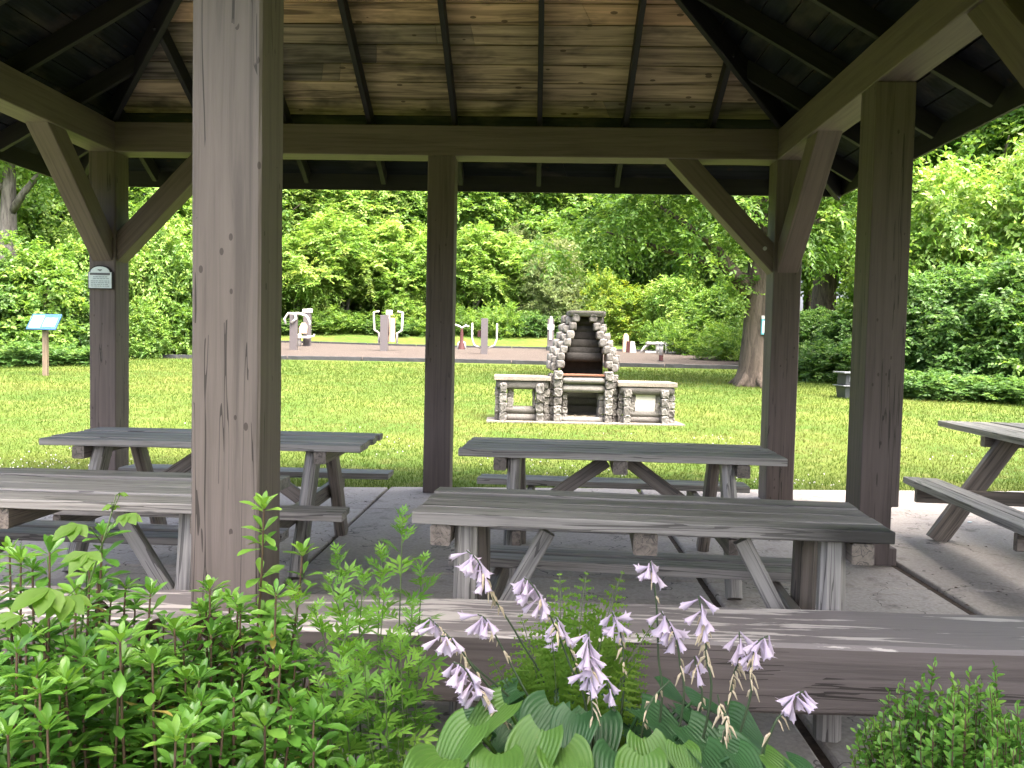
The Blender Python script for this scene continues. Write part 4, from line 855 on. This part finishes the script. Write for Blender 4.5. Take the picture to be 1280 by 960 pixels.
# ------------------------------------------------------------------ flower bed in front of the seat beam
MT['azalea'] = leaf_mat('azalea_leaves', [(0, (0.050, 0.140, 0.022)), (0.5, (0.104, 0.258, 0.036)), (0.93, (0.208, 0.380, 0.059)), (0.97, (0.380, 0.307, 0.064)), (1, (0.452, 0.362, 0.109))], 0.25, 0.33, 0.45)
MT['mug'] = leaf_mat('mugwort_leaves', [(0, (0.065, 0.167, 0.024)), (0.5, (0.130, 0.297, 0.039)), (1, (0.241, 0.418, 0.065))], 0.35, 0.55)
MT['fern'] = leaf_mat('fern_pinnules', [(0, (0.064, 0.160, 0.019)), (0.5, (0.136, 0.272, 0.034)), (1, (0.240, 0.368, 0.056))], 0.4, 0.55)
MT['box'] = leaf_mat('boxwood_leaves', [(0, (0.06, 0.18, 0.026)), (0.5, (0.13, 0.32, 0.05)), (1, (0.26, 0.46, 0.08))], 0.25, 0.35, 0.45)
MT['creeper'] = leaf_mat('creeper_leaves', [(0, (0.088, 0.192, 0.024)), (1, (0.160, 0.288, 0.040))], 0.45, 0.5)
def hosta_mat(name, a, b):
    t = NT(name); v = t.coords((1, 1, 1)); at_ = t.node('ShaderNodeAttribute', attribute_name='tint')
    n = t.noise(v, 9, 4); col = t.mix(n, a, b)
    col = t.mix(1.0, col, t.ramp(at_.outputs['Fac'], [(0, (0.62, 0.68, 0.6)), (0.5, (1, 1, 1)), (1, (1.25, 1.22, 1.1))]), 'MULTIPLY')
    f = t.noise(v, 160, 3); col = t.mix(t.ramp(f, [(0.70, (0, 0, 0)), (0.74, (0.6,)*3)]), col, (0.20, 0.17, 0.06))
    t.finish(col, 0.42, t.bump(t.noise(v, 60, 3), 0.25, 0.002), 0.4)
    tr = t.node('ShaderNodeBsdfTranslucent'); t.link(col, tr.inputs['Color']); mx = t.node('ShaderNodeMixShader'); mx.inputs[0].default_value = 0.2
    t.link(t.b.outputs[0], mx.inputs[1]); t.link(tr.outputs[0], mx.inputs[2]); t.link(mx.outputs[0], t.out.inputs['Surface']); return t.m
MT['hosta_b'] = hosta_mat('bright_hosta_leaf', (0.058, 0.144, 0.023), (0.095, 0.196, 0.034)); MT['hosta_d'] = hosta_mat('deep_hosta_leaf', (0.026, 0.086, 0.029), (0.046, 0.123, 0.039))
def petal_mat():
    t = NT('lavender_petals'); a = t.node('ShaderNodeAttribute', attribute_name='tint')
    col = t.ramp(a.outputs['Fac'], [(0, (0.47, 0.36, 0.52)), (0.5, (0.60, 0.50, 0.645)), (1, (0.74, 0.67, 0.75))]); t.finish(col, 0.6, None, 0.2)
    tr = t.node('ShaderNodeBsdfTranslucent'); t.link(col, tr.inputs['Color']); mx = t.node('ShaderNodeMixShader'); mx.inputs[0].default_value = 0.35
    t.link(t.b.outputs[0], mx.inputs[1]); t.link(tr.outputs[0], mx.inputs[2]); t.link(mx.outputs[0], t.out.inputs['Surface']); return t.m
MT['petal'] = petal_mat()
def blade(rows, z=lambda u, t: 0.14*u*u*2-0.16*t*t):
    """leaf template from (t, halfwidth) rows; first and last row are points"""
    V = []; idx = []
    for t, w in rows:
        if w == 0: idx.append([len(V)]); V.append((0, t, z(0, t)))
        else:
            idx.append([len(V), len(V)+1, len(V)+2]); V += [(-w, t, z(w, t)), (0, t, z(0, t)-.015), (w, t, z(w, t))]
    T3, Q = [], []
    for a, b in zip(idx[:-1], idx[1:]):
        if len(a) == 1: T3 += [(a[0], b[1], b[0]), (a[0], b[2], b[1])]
        elif len(b) == 1: T3 += [(a[0], a[1], b[0]), (a[1], a[2], b[0])]
        else: Q += [(a[0], a[1], b[1], b[0]), (a[1], a[2], b[2], b[1])]
    return np.array(V), [np.array(T3)]+([np.array(Q)] if Q else [])
AZ = blade([(0, 0), (.22, .16), (.45, .36), (.66, .48), (.84, .36), (.95, .16), (1, 0)])
OV_ = blade([(0, 0), (.2, .32), (.5, .5), (.8, .32), (1, 0)]); LFL = blade([(0, 0), (.15, .22), (.4, .5), (.65, .44), (.85, .2), (1, 0)])
rp = np.random.default_rng(5)
def curve(p0, p1, bulge, n=8):
    p0, p1, b = Vector(p0), Vector(p1), Vector(bulge); return [p0.lerp(p1, i/n)+b*(4*(i/n)*(1-i/n)) for i in range(n+1)]
def whorl(P, axis, n, e0, e1, l0, l1, wf, tint, rng, spin=None):
    """n leaves round an axis, from upright small ones to spread big ones"""
    axis = nrm(np.asarray(axis, float)); a = axis.copy(); b = nrm(np.cross(a, [0.3, 1, .2])); c = np.cross(a, b)
    k = np.arange(n); f = k/max(1, n-1); th = k*2.4+(rng.random()*6.28 if spin is None else spin)+rng.normal(size=n)*.15
    el = np.radians(e0+(e1-e0)*f+rng.normal(size=n)*9); out = b*np.cos(th)[:, None]+c*np.sin(th)[:, None]
    D = a*np.sin(el)[:, None]+out*np.cos(el)[:, None]; N = a*np.cos(el)[:, None]-out*np.sin(el)[:, None]
    S = (l0+(l1-l0)*f)*(0.85+.3*rng.random(n)); Pn = np.asarray(P)[None]-a*(0.012*f)[:, None]
    return Pn, D, N+rng.normal(size=(n, 3))*.12, S, S*wf, np.clip(tint+rng.normal(size=n)*.10, 0, .93)
def azalea(label, px, d, r, ytop, ntip, extra, seed, leaf=0.060):
    rng = np.random.default_rng(seed); c = at(px, 480, d); hor = 434+(px-640)*.0206; zt = CAM_H-(ytop-hor)/FPX*d
    root = empty('azalea_shrub', (c.x, c.y, -.015), 0, label, 'shrub', 'azaleas in the flower bed'); o0 = np.array([c.x, c.y, -.015])
    tips = []
    for i in range(ntip):
        a = rng.random()*6.28; q = math.sqrt(rng.random()); z = zt*(1-.38*q*q)*(1-.42*rng.random()**2.2)
        tips.append(Vector((c.x+math.cos(a)*q*r, c.y+math.sin(a)*q*r, z)))
    tips += [at(*e) for e in extra]
    parts = []; st = MB(); dm = MB()
    for tp in tips:
        b0 = Vector((c.x+rng.normal()*.06, c.y+rng.normal()*.06, -.02)); horiz = Vector((tp.x-b0.x, tp.y-b0.y, 0))
        pts = curve(b0, tp, horiz*.22+Vector((0, 0, -.02)), 9); st.tube([p-Vector(o0) for p in pts], list(np.linspace(.0065, .0022, 10)), 5)
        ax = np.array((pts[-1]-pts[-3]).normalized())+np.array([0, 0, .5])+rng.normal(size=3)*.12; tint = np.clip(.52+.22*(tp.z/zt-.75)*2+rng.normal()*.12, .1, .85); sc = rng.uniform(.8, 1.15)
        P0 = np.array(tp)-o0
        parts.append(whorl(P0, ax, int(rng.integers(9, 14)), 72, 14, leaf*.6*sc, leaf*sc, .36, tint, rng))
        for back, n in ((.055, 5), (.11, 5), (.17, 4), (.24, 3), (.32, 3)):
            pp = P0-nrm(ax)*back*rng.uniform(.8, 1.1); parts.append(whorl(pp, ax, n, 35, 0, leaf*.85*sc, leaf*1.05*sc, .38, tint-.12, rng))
        if rng.random() < .16:
            q = P0-nrm(ax)*.07
            dm = MB()
            for k in range(6): dv = rng.normal(size=3)*.012; dv[2] -= .014; dm.tube([Vector(q), Vector(q+dv*1.2), Vector(q+dv*2+np.array([0, 0, -.01]))], [.004, .0045, .001], 5)
            dm.build('withered_bloom', MT['dead'], root)
        if rng.random() < .3:
            pp = P0-nrm(ax)*.09; parts.append(whorl(pp, ax, 1, -10, -30, leaf*.9, leaf, .36, .5, rng)); parts[-1] = parts[-1][:5]+(np.full(1, rng.uniform(.95, 1.0)),)
    cat_ = [np.concatenate(x) for x in zip(*parts)]; V, F, T_ = scatter(AZ, *cat_)
    link_mesh('foliage', mesh_np('azalea_foliage', V, F, MT['azalea'], T_, True), root); st.build('branches', MT['stem'], root, True)
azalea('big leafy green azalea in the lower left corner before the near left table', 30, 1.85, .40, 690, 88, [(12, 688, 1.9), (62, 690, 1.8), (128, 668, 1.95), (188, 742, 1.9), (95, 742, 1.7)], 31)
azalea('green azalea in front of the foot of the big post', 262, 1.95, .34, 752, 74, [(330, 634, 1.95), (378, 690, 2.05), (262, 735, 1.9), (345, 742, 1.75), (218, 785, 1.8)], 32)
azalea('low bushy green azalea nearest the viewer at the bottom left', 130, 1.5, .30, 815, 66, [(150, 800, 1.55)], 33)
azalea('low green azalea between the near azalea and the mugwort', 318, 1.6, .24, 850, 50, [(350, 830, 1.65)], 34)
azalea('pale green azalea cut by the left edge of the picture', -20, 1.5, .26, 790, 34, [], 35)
# mugwort
def lobed():
    V, Q = [], []
    def rh(a, b, w):
        a, b = np.array(a), np.array(b); d = (b-a)/np.linalg.norm(b-a); s = np.array([-d[1], d[0]])*w; m_ = a+(b-a)*.45; o = len(V)
        for p in (a, m_-s, b, m_+s): V.append((p[0], p[1], -.2*p[1]**2+.10*abs(p[0])))
        Q.append((o, o+1, o+2, o+3))
    rh((0, -.02), (0, .75), .06); rh((0, .5), (0, 1.05), .085)
    for s in (-1, 1):
        rh((0, .18), (.30*s, .42), .05); rh((0, .34), (.46*s, .70), .075); rh((.2*s, .50), (.48*s, .52), .035); rh((0, .52), (.34*s, .90), .065); rh((.22*s, .62), (.22*s, .82), .035)
    return np.array(V), [np.array(Q)]
MG = lobed()
def mugwort(label, tips, seed):
    rng = np.random.default_rng(seed); c = at(tips[0][0], 480, tips[0][2]); o0 = np.array([c.x, c.y, -.015])
    root = empty('mugwort_plant', tuple(o0), 0, label, 'plant', 'mugwort plants in the flower bed'); st = MB(); parts = []
    for (px, py, d) in tips:
        tp = np.array(at(px, py, d)); b0 = np.array([c.x+(tp[0]-c.x)*.5+rng.normal()*.02, c.y+(tp[1]-c.y)*.5, -.02])
        pts = curve(b0, tp, (rng.normal()*.02, rng.normal()*.02, 0), 10); st.tube([p-Vector(o0) for p in pts], list(np.linspace(.004, .0012, 11)), 5)
        L = tp[2]+.02; s = 0.004; k = 0; th = rng.random()*6
        while s < min(L*.85, .55):
            f = 1-s/L; i = min(int(f*10), 9); p = np.array(pts[i].lerp(pts[i+1], f*10-i)); ln = min(.032+s*.5, .088)*rng.uniform(.85, 1.15); el = np.radians(max(68-s*210, 8)+rng.normal()*8); th += 2.4+rng.normal()*.2
            out = np.array([math.cos(th), math.sin(th), 0]); D = out*math.cos(el)+np.array([0, 0, math.sin(el)]); N = np.array([0, 0, math.cos(el)])-out*math.sin(el)
            parts.append((p-o0, D, N+rng.normal(size=3)*.15, ln, ln*.95, np.clip(.62-.5*s+rng.normal()*.13, 0, 1))); s += .008+.028*min(1, s/.12); k += 1
    cat_ = [np.array(x) for x in zip(*parts)]; V, F, T_ = scatter(MG, *cat_)
    link_mesh('foliage', mesh_np('mugwort_foliage', V, F, MT['mug'], T_), root); st.build('stems', MT['greenstem'], root, True)
mugwort('tallest mugwort with toothed leaves rising before the middle table', [(503, 645, 2.1), (528, 700, 2.15), (478, 690, 2.2), (515, 760, 2.0)], 41)
mugwort('bushy mugwort with feathery light green leaves right of the azaleas', [(455, 718, 2.0), (412, 727, 1.95), (392, 760, 1.9), (436, 772, 1.85), (480, 745, 1.95), (422, 690, 2.15), (368, 735, 2.0)], 42)
mugwort('low mugwort with dark toothed leaves below the seat beam', [(500, 800, 1.9), (455, 812, 1.8), (425, 835, 1.75), (525, 815, 1.95), (480, 850, 1.75), (398, 850, 1.7)], 43)
# ferns
def fern(label, base, tips, seed, npin=21, wide=.27):
    rng = np.random.default_rng(seed); b = np.array(at(*base)); b[2] = max(b[2], -.015) if len(base) == 3 else b[2]; b0 = np.array([b[0], b[1], -.015])
    root = empty('fern_plant', tuple(b0), 0, label, 'fern', 'ferns in the flower bed'); P_, st = [], MB()
    for (px, py, d) in tips:
        tp = np.array(at(px, py, d)); v = tp-b0; L = np.linalg.norm(v); hz = np.array([v[0], v[1], 0]); arch = -hz*.10+np.array([0, 0, .05*L])
        ts = np.linspace(0, 1, 40); C = b0+v*ts[:, None]+arch*(4*ts*(1-ts))[:, None]; C[:, 2] -= .06*L*ts**4; Tn = nrm(np.gradient(C, axis=0))
        st.tube([Vector(c-b0) for c in C[::4]]+[Vector(C[-1]-b0)], list(np.linspace(.003, .0008, 11)), 5)
        face = nrm(np.cross(Tn, np.array([rng.normal()*.35, 1.0, .45])))
        yaw_ = rng.normal()*.2; face = nrm(face*math.cos(yaw_)+np.cross(Tn, face)*math.sin(yaw_))
        tt = np.linspace(.22, .985, npin); ct = np.clip(.5+rng.normal()*.15, 0, 1)
        for t in tt:
            i = min(int(t*39), 38); p = C[i]+(C[i+1]-C[i])*(t*39-i); T0 = Tn[i]; f0 = face[i]; u = (t-.22)/.78
            ln = wide*L*(min(1, .5+u*2.2)*(1-u)**1.05)*1.05+.004
            for sg in (-1, 1):
                pd = nrm(f0*sg*.9+T0*.42+rng.normal(size=3)*.05-np.array([0, 0, .12])); nn = nrm(np.cross(pd, T0)*sg); nn = nn if nn[2] > -.2 else -nn; m_ = max(3, int(ln/.0115)); s = (np.arange(m_)+.6)/m_
                pos = p+pd*(s*ln)[:, None]; pos[:, 2] -= .12*ln*s**2; pl = (.27*ln*(1-s*.8)+.0018)
                P_.append(((p-b0)[None], (pd-np.array([0, 0, .06]))[None], nn[None], np.array([ln*1.02]), np.array([ln*.13+.0015]), np.array([np.clip(ct+.1*u, 0, 1)])))
                for q in (-1, 1):
                    D = pd*.55+T0*q*.85; P_.append((pos-b0, np.tile(D, (m_, 1)), np.tile(nn, (m_, 1))+rng.normal(size=(m_, 3))*.15, pl, pl*.55+.0014, np.clip(np.full(m_, ct+.12*u)+rng.normal(size=m_)*.08, 0, 1)))
    cat_ = [np.concatenate(x) for x in zip(*P_)]; V, F, T_ = scatter(LEAF2, *cat_)
    link_mesh('fronds', mesh_np('fern_fronds', V, F, MT['fern'], T_), root); st.build('stalks', MT['greenstem'], root, True)
fern('tall light green fern standing among the hosta flowers', (705, 930, 2.05), [(700, 692, 2.2), (734, 690, 2.15), (780, 688, 2.1), (822, 752, 2.1), (650, 745, 2.05), (612, 800, 1.95), (800, 800, 1.9), (690, 770, 1.9), (750, 800, 1.85)], 51)
fern('small low fern at the bottom between mugwort and hosta leaves', (500, 985, 1.7), [(548, 915, 1.65), (462, 905, 1.7), (535, 952, 1.5), (498, 885, 1.85), (440, 935, 1.6), (520, 900, 1.75), (475, 950, 1.5)], 52, 20, .3)
# hosta
B0 = at(745, 480, 1.98); B0 = Vector((B0.x, B0.y, -.015)); ho = empty('hosta_plant', B0, 0, 'broad leaved hosta with tall lavender flower stalks in the bed before the seat beam', 'hosta')
def hosta_leaf(px, py, d, ln, mat, seed, roll=0.0, pitch=-22, az=None):
    rng = np.random.default_rng(seed); c = np.array(at(px, py, d)); o = np.array([B0.x, B0.y, 0]); hz = c-o; hz[2] = 0
    a = math.atan2(hz[1], hz[0])+rng.normal()*.2 if az is None else R(az); pt = R(pitch+rng.normal()*11)
    D = Vector((math.cos(a)*math.cos(pt), math.sin(a)*math.cos(pt), math.sin(pt))); X = D.cross(Vector((0, 0, 1))).normalized(); Zn = X.cross(D)
    q = Quaternion(D, roll+rng.normal()*.15); X = q @ X; Zn = q @ Zn
    nu, nv = 16, 45; V = []; tint = []; w0 = ln*.40; ph = rng.random()*6
    for i in range(nu):
        t = i/(nu-1); w = w0*(math.sin(math.pi*min(1, (t*.94+.06)**.60)))**.72 if t < .999 else 0.0
        for j in range(nv):
            v = 2*j/(nv-1)-1; back = -.16*ln*(abs(v)**1.6)*(1-t)**3
            y = t*ln+back; x = v*w; z = .18*ln*abs(v)**1.5*(w/w0)*.6-.26*ln*t*t+.0014*math.cos(v*math.pi*11.0)*(w/w0)*min(1, 3*t+.4)+.006*math.sin(7*t+ph+2*v)*abs(v)
            V.append(Vector(c)-D*ln*.48+X*x+D*y+Zn*(z+.05*ln)-B0); tint.append(.5+.09*math.cos(v*math.pi*11.0))
    F = [(i*nv+j, i*nv+j+1, (i+1)*nv+j+1, (i+1)*nv+j) for i in range(nu-1) for j in range(nv-1)]
    m = MB(); m.V = [tuple(v) for v in V]; m.F = F; m.T = list(tint); m.n = len(V)
    base = V[nv//2]; low = Vector((rng.normal()*.03, rng.normal()*.03, 0.0)); m.tube(curve(low, base, (0, 0, .05), 6), list(np.linspace(.007, .004, 7)), 6, .6)
    return m.build('leaf', MT[mat], ho, True)
for i, a in enumerate([(602, 905, 1.72, .20, 'hosta_b'), (565, 940, 1.58, .19, 'hosta_b'), (660, 948, 1.62, .19, 'hosta_b'), (530, 962, 1.5, .17, 'hosta_b'), (618, 872, 1.95, .17, 'hosta_d'), (572, 905, 1.8, .15, 'hosta_d'),
       (690, 880, 2.0, .17, 'hosta_d'), (742, 925, 1.78, .20, 'hosta_d'), (712, 962, 1.58, .18, 'hosta_b'), (785, 895, 1.98, .19, 'hosta_d'), (815, 948, 1.6, .14, 'hosta_b'), (832, 905, 1.88, .20, 'hosta_d'), (858, 948, 1.58, .11, 'hosta_b'), (770, 965, 1.6, .17, 'hosta_d'),
       (893, 882, 2.05, .18, 'hosta_d'), (885, 930, 1.8, .19, 'hosta_d'), (928, 940, 1.72, .18, 'hosta_d'), (940, 912, 1.95, .18, 'hosta_d'), (980, 960, 1.68, .14, 'hosta_b'), (1010, 968, 1.7, .13, 'hosta_d'), (905, 968, 1.58, .17, 'hosta_d'), (640, 905, 1.85, .18, 'hosta_d'), (620, 968, 1.5, .17, 'hosta_b'), (800, 975, 1.5, .16, 'hosta_b'), (870, 905, 1.95, .17, 'hosta_d'), (945, 968, 1.55, .15, 'hosta_d'), (850, 868, 2.12, .16, 'hosta_d'), (745, 880, 2.1, .17, 'hosta_d'), (670, 905, 1.8, .18, 'hosta_d'), (715, 920, 1.72, .18, 'hosta_d')]): hosta_leaf(a[0], a[1]+8, a[2], a[3]*.78, a[4], 60+i)
def blossom_mesh(k):
    rng = np.random.default_rng(80+k); m = MB(); rings = [(0, .04), (.30, .06), (.58, .15), (.86, .225)]; V = []; T_ = []; sh_ = rng.uniform(.75, 1.1)
    for (t, r) in rings:
        for j in range(12): a = j*math.pi/6; rr = r*sh_*(1.0 if j % 2 == 0 else .92); V.append((rr*math.cos(a), rr*math.sin(a), -t)); T_.append(.42+.4*t if j % 2 == 0 else .55+.25*t)
    for j in range(6):
        a = j*math.pi/3; r = .33*sh_*rng.uniform(.55, 1.3); V.append((r*math.cos(a), r*math.sin(a), -.96+rng.uniform(-.06, .08))); T_.append(.55)
    F = [(i*12+j, i*12+(j+1) % 12, (i+1)*12+(j+1) % 12, (i+1)*12+j) for i in range(3) for j in range(12)]
    F += [(36+(2*j-1) % 12, 36+2*j, 48+j) for j in range(6)]+[(36+2*j, 36+(2*j+1) % 12, 48+j) for j in range(6)]
    me = bpy.data.meshes.new('blossom'); me.from_pydata(V, [], F); a = me.attributes.new('tint', 'FLOAT', 'POINT'); a.data.foreach_set('value', np.array(T_, np.float32)); me.materials.append(MT['petal'])
    me.polygons.foreach_set('use_smooth', np.ones(len(me.polygons), bool)); return me
BLS = [blossom_mesh(k) for k in range(4)]
def scape(pts, nb, npod, seed, span=.10, sz=.047, side=None):
    rng = np.random.default_rng(seed); W_ = [at(*p) for p in pts]; W_[0] = Vector((B0.x+(W_[0].x-B0.x)*.6, B0.y+(W_[0].y-B0.y)*.6, -.02)) if pts[0][1] > 955 else W_[0]
    dense = []                                                     # smooth path
    for i in range(len(W_)-1):
        p0, p1, p2, p3 = W_[max(i-1, 0)], W_[i], W_[i+1], W_[min(i+2, len(W_)-1)]
        for k in range(6):
            t = k/6; dense.append(0.5*((2*p1)+(p2-p0)*t+(2*p0-5*p1+4*p2-p3)*t*t+(3*p1-p0-3*p2+p3)*t**3))
    dense.append(W_[-1]); m = MB(); m.tube([p-B0 for p in dense], list(np.linspace(.0034, .0016, len(dense))), 6); so_ = m.build('flower_scape', MT['scape'], ho, True)
    cum = [0]
    for a, b in zip(dense[:-1], dense[1:]): cum.append(cum[-1]+(b-a).length)
    def along(s):
        s = cum[-1]-s
        for i in range(len(cum)-1):
            if cum[i+1] >= s: return dense[i].lerp(dense[i+1], (s-cum[i])/max(1e-6, cum[i+1]-cum[i])), (dense[i+1]-dense[i]).normalized()
        return dense[-1], Vector((0, 0, 1))
    nb = int(nb*1.4+.5)
    for k in range(nb):
        p, d = along(max(0, span*(k/max(1, nb-1)) if nb > 1 else 0.004)); th = k*2.4+rng.random(); out = Vector((math.cos(th), math.sin(th)*.7, 0))
        hd = (out*.62+Vector((0, 0, -1))+d*.2+Vector(rng.normal(size=3)*.28)); q = hd.normalized()
        o = link_mesh('blossom', BLS[int(rng.integers(4))], so_); o.rotation_mode = 'QUATERNION'; o.rotation_quaternion = q.to_track_quat('-Z', 'Y'); o.scale = (sz*rng.uniform(.75, .98),)*2+(sz*rng.uniform(.85, 1.15),); o.location = p-B0+out*.004
    if npod:
        pm_ = MB()
        for k in range(npod):
            p, d = along(span*.75+.085*(k+rng.random()*.7)/npod*1.3); th = rng.random()*6.28; out = Vector((math.cos(th), math.sin(th), -.4-.9*rng.random())).normalized(); l = rng.uniform(.012, .03); b = p-B0
            pm_.tube([b, b+out*l*.5, b+out*l+Vector((0, 0, -l*.5))], [.0015, rng.uniform(.002, .0042), .0008], 5)
        pm_.build('dry_pods', MT['dry'], so_)
S_ = [([(735, 985, 1.95), (690, 885, 1.98), (650, 800, 1.95), (616, 745, 1.92), (600, 705, 1.9), (583, 688, 1.9)], 9, 14, .085), ([(750, 985, 1.9), (735, 905, 1.9), (712, 830, 1.88), (690, 775, 1.86), (668, 735, 1.85), (655, 722, 1.85)], 12, 9, .08),
      ([(700, 940, 1.9), (660, 870, 1.9), (625, 805, 1.9), (608, 775, 1.9), (597, 768, 1.9)], 6, 6, .03), ([(680, 930, 1.95), (640, 875, 1.95), (590, 830, 1.93), (560, 795, 1.92), (536, 772, 1.92)], 4, 8, .035),
      ([(670, 930, 1.85), (625, 875, 1.85), (588, 830, 1.83), (568, 800, 1.82), (550, 795, 1.82)], 5, 8, .03), ([(660, 930, 1.75), (630, 900, 1.75), (600, 865, 1.75), (580, 835, 1.74), (566, 828, 1.74)], 14, 12, .105),
      ([(755, 985, 1.95), (740, 905, 1.95), (722, 840, 1.95), (708, 800, 1.95), (695, 772, 1.95)], 7, 6, .05), ([(742, 985, 1.75), (741, 930, 1.75), (738, 860, 1.75), (736, 815, 1.75), (735, 790, 1.75)], 15, 8, .10),
      ([(775, 985, 1.95), (776, 900, 1.95), (780, 840, 1.95), (776, 795, 1.95), (765, 765, 1.95)], 7, 7, .055), ([(770, 985, 1.85), (768, 920, 1.85), (765, 880, 1.85), (758, 850, 1.85)], 3, 3, .03),
      ([(826, 985, 1.9), (825, 900, 1.9), (823, 820, 1.9), (820, 750, 1.9), (813, 702, 1.9)], 4, 2, .02), ([(850, 985, 1.88), (851, 900, 1.88), (850, 830, 1.88), (842, 790, 1.88), (826, 764, 1.88)], 9, 6, .07),
      ([(884, 985, 1.82), (884, 900, 1.82), (883, 820, 1.82), (880, 780, 1.82), (873, 745, 1.82)], 6, 18, .06), ([(872, 985, 1.9), (873, 900, 1.9), (872, 850, 1.9), (868, 820, 1.9)], 3, 8, .03),
      ([(900, 985, 1.9), (905, 900, 1.9), (915, 850, 1.9), (925, 820, 1.9), (924, 790, 1.9)], 6, 18, .05), ([(925, 985, 1.82), (930, 900, 1.82), (938, 840, 1.82), (946, 805, 1.82), (960, 795, 1.82)], 7, 12, .05),
      ([(945, 985, 1.72), (957, 930, 1.72), (975, 895, 1.72), (992, 872, 1.72), (1004, 864, 1.72)], 6, 5, .03), ([(795, 985, 1.85), (800, 930, 1.85), (812, 880, 1.85), (838, 850, 1.87)], 0, 6, .03), ([(905, 985, 1.7), (903, 930, 1.7), (901, 890, 1.7), (897, 868, 1.7)], 0, 14, .02)]
for i, (pts, nb, npod, span) in enumerate(S_): scape(pts, nb, npod, 100+i, span)
# boxwood at the lower right
def boxwood(label, px, d, r, ytop, n, seed):
    rng = np.random.default_rng(seed); c = at(px, 480, d); hor = 434+(px-640)*.0206; zt = CAM_H-(ytop-hor)/FPX*d; o0 = np.array([c.x, c.y, -.015])
    root = empty('boxwood_shrub', tuple(o0), 0, label, 'shrub'); st = MB(); parts = []
    for i in range(n):
        a = rng.random()*6.28; q = math.sqrt(rng.random()); z = zt*(1-.45*q*q)*(.72+.4*rng.random()); tp = Vector((c.x+math.cos(a)*q*r, c.y+math.sin(a)*q*r, z)); b0 = Vector((c.x+math.cos(a)*q*r*.35, c.y+math.sin(a)*q*r*.35, z*.35))
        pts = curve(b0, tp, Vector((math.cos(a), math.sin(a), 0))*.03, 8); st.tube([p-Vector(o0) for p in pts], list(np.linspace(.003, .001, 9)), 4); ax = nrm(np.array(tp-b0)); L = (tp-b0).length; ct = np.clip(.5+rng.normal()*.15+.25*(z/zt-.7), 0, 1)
        for k in range(17):
            s = k*.0135; 
            if s > L*.75: break
            f = 1-s/L; j = min(int(f*8), 7); p = np.array(pts[j].lerp(pts[j+1], f*8-j))-o0
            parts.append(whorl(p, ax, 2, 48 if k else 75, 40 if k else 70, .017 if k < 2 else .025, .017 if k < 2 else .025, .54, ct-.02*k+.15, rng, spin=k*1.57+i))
    cat_ = [np.concatenate(x) for x in zip(*parts)]; V, F, T_ = scatter(OV_, *cat_)
    link_mesh('foliage', mesh_np('boxwood_foliage', V, F, MT['box'], T_, True), root); st.build('branches', MT['stem'], root, True)
boxwood('small leaved bright green boxwood in the lower right corner', 1225, 1.95, .26, 862, 230, 71)
# creeper climbing through the azalea
cr0 = at(100, 480, 1.75); cr0 = Vector((cr0.x, cr0.y, -.015)); cv = empty('creeper_vine', cr0, 0, 'bright green five leaved creeper climbing above the left azalea', 'vine'); m = MB(); parts = []
path = [cr0, at(92, 850, 1.75), at(108, 740, 1.72), at(128, 680, 1.7), at(140, 640, 1.72), at(150, 618, 1.74)]; m.tube([p-cr0 for p in path], [.003, .003, .0025, .002, .0016, .001], 5)
for (px, py, d, sz, src, az) in [(150, 616, 1.74, .022, 4, 60), (140, 632, 1.72, .03, 4, 140), (97, 655, 1.66, .062, 3, 250), (158, 642, 1.70, .045, 3, -40), (110, 690, 1.62, .06, 2, 260), (62, 735, 1.55, .085, 1, 250), (85, 745, 1.58, .07, 2, 290), (25, 770, 1.6, .06, 1, 200)]:
    c = np.array(at(px, py, d)-cr0); m.tube([path[src]-cr0, (path[src]-cr0).lerp(Vector(c), .5)+Vector((0, 0, .015)), Vector(c)], .0012, 4)
    for k in range(5):
        a = R(az)+(k-2)*.62; D = np.array([math.cos(a), math.sin(a), -.35+.1*rp.normal()]); s = sz*(1-.13*abs(k-2)); parts.append((c, D, np.array([.0, -.45, 1])+rp.normal(size=3)*.15, s, s*.52, rp.uniform(.3, 1)))
cat_ = [np.array(x) for x in zip(*parts)]; V, F, T_ = scatter(LFL, *cat_); link_mesh('foliage', mesh_np('creeper_foliage', V, F, MT['creeper'], T_, True), cv); m.build('stem', MT['greenstem'], cv, True)
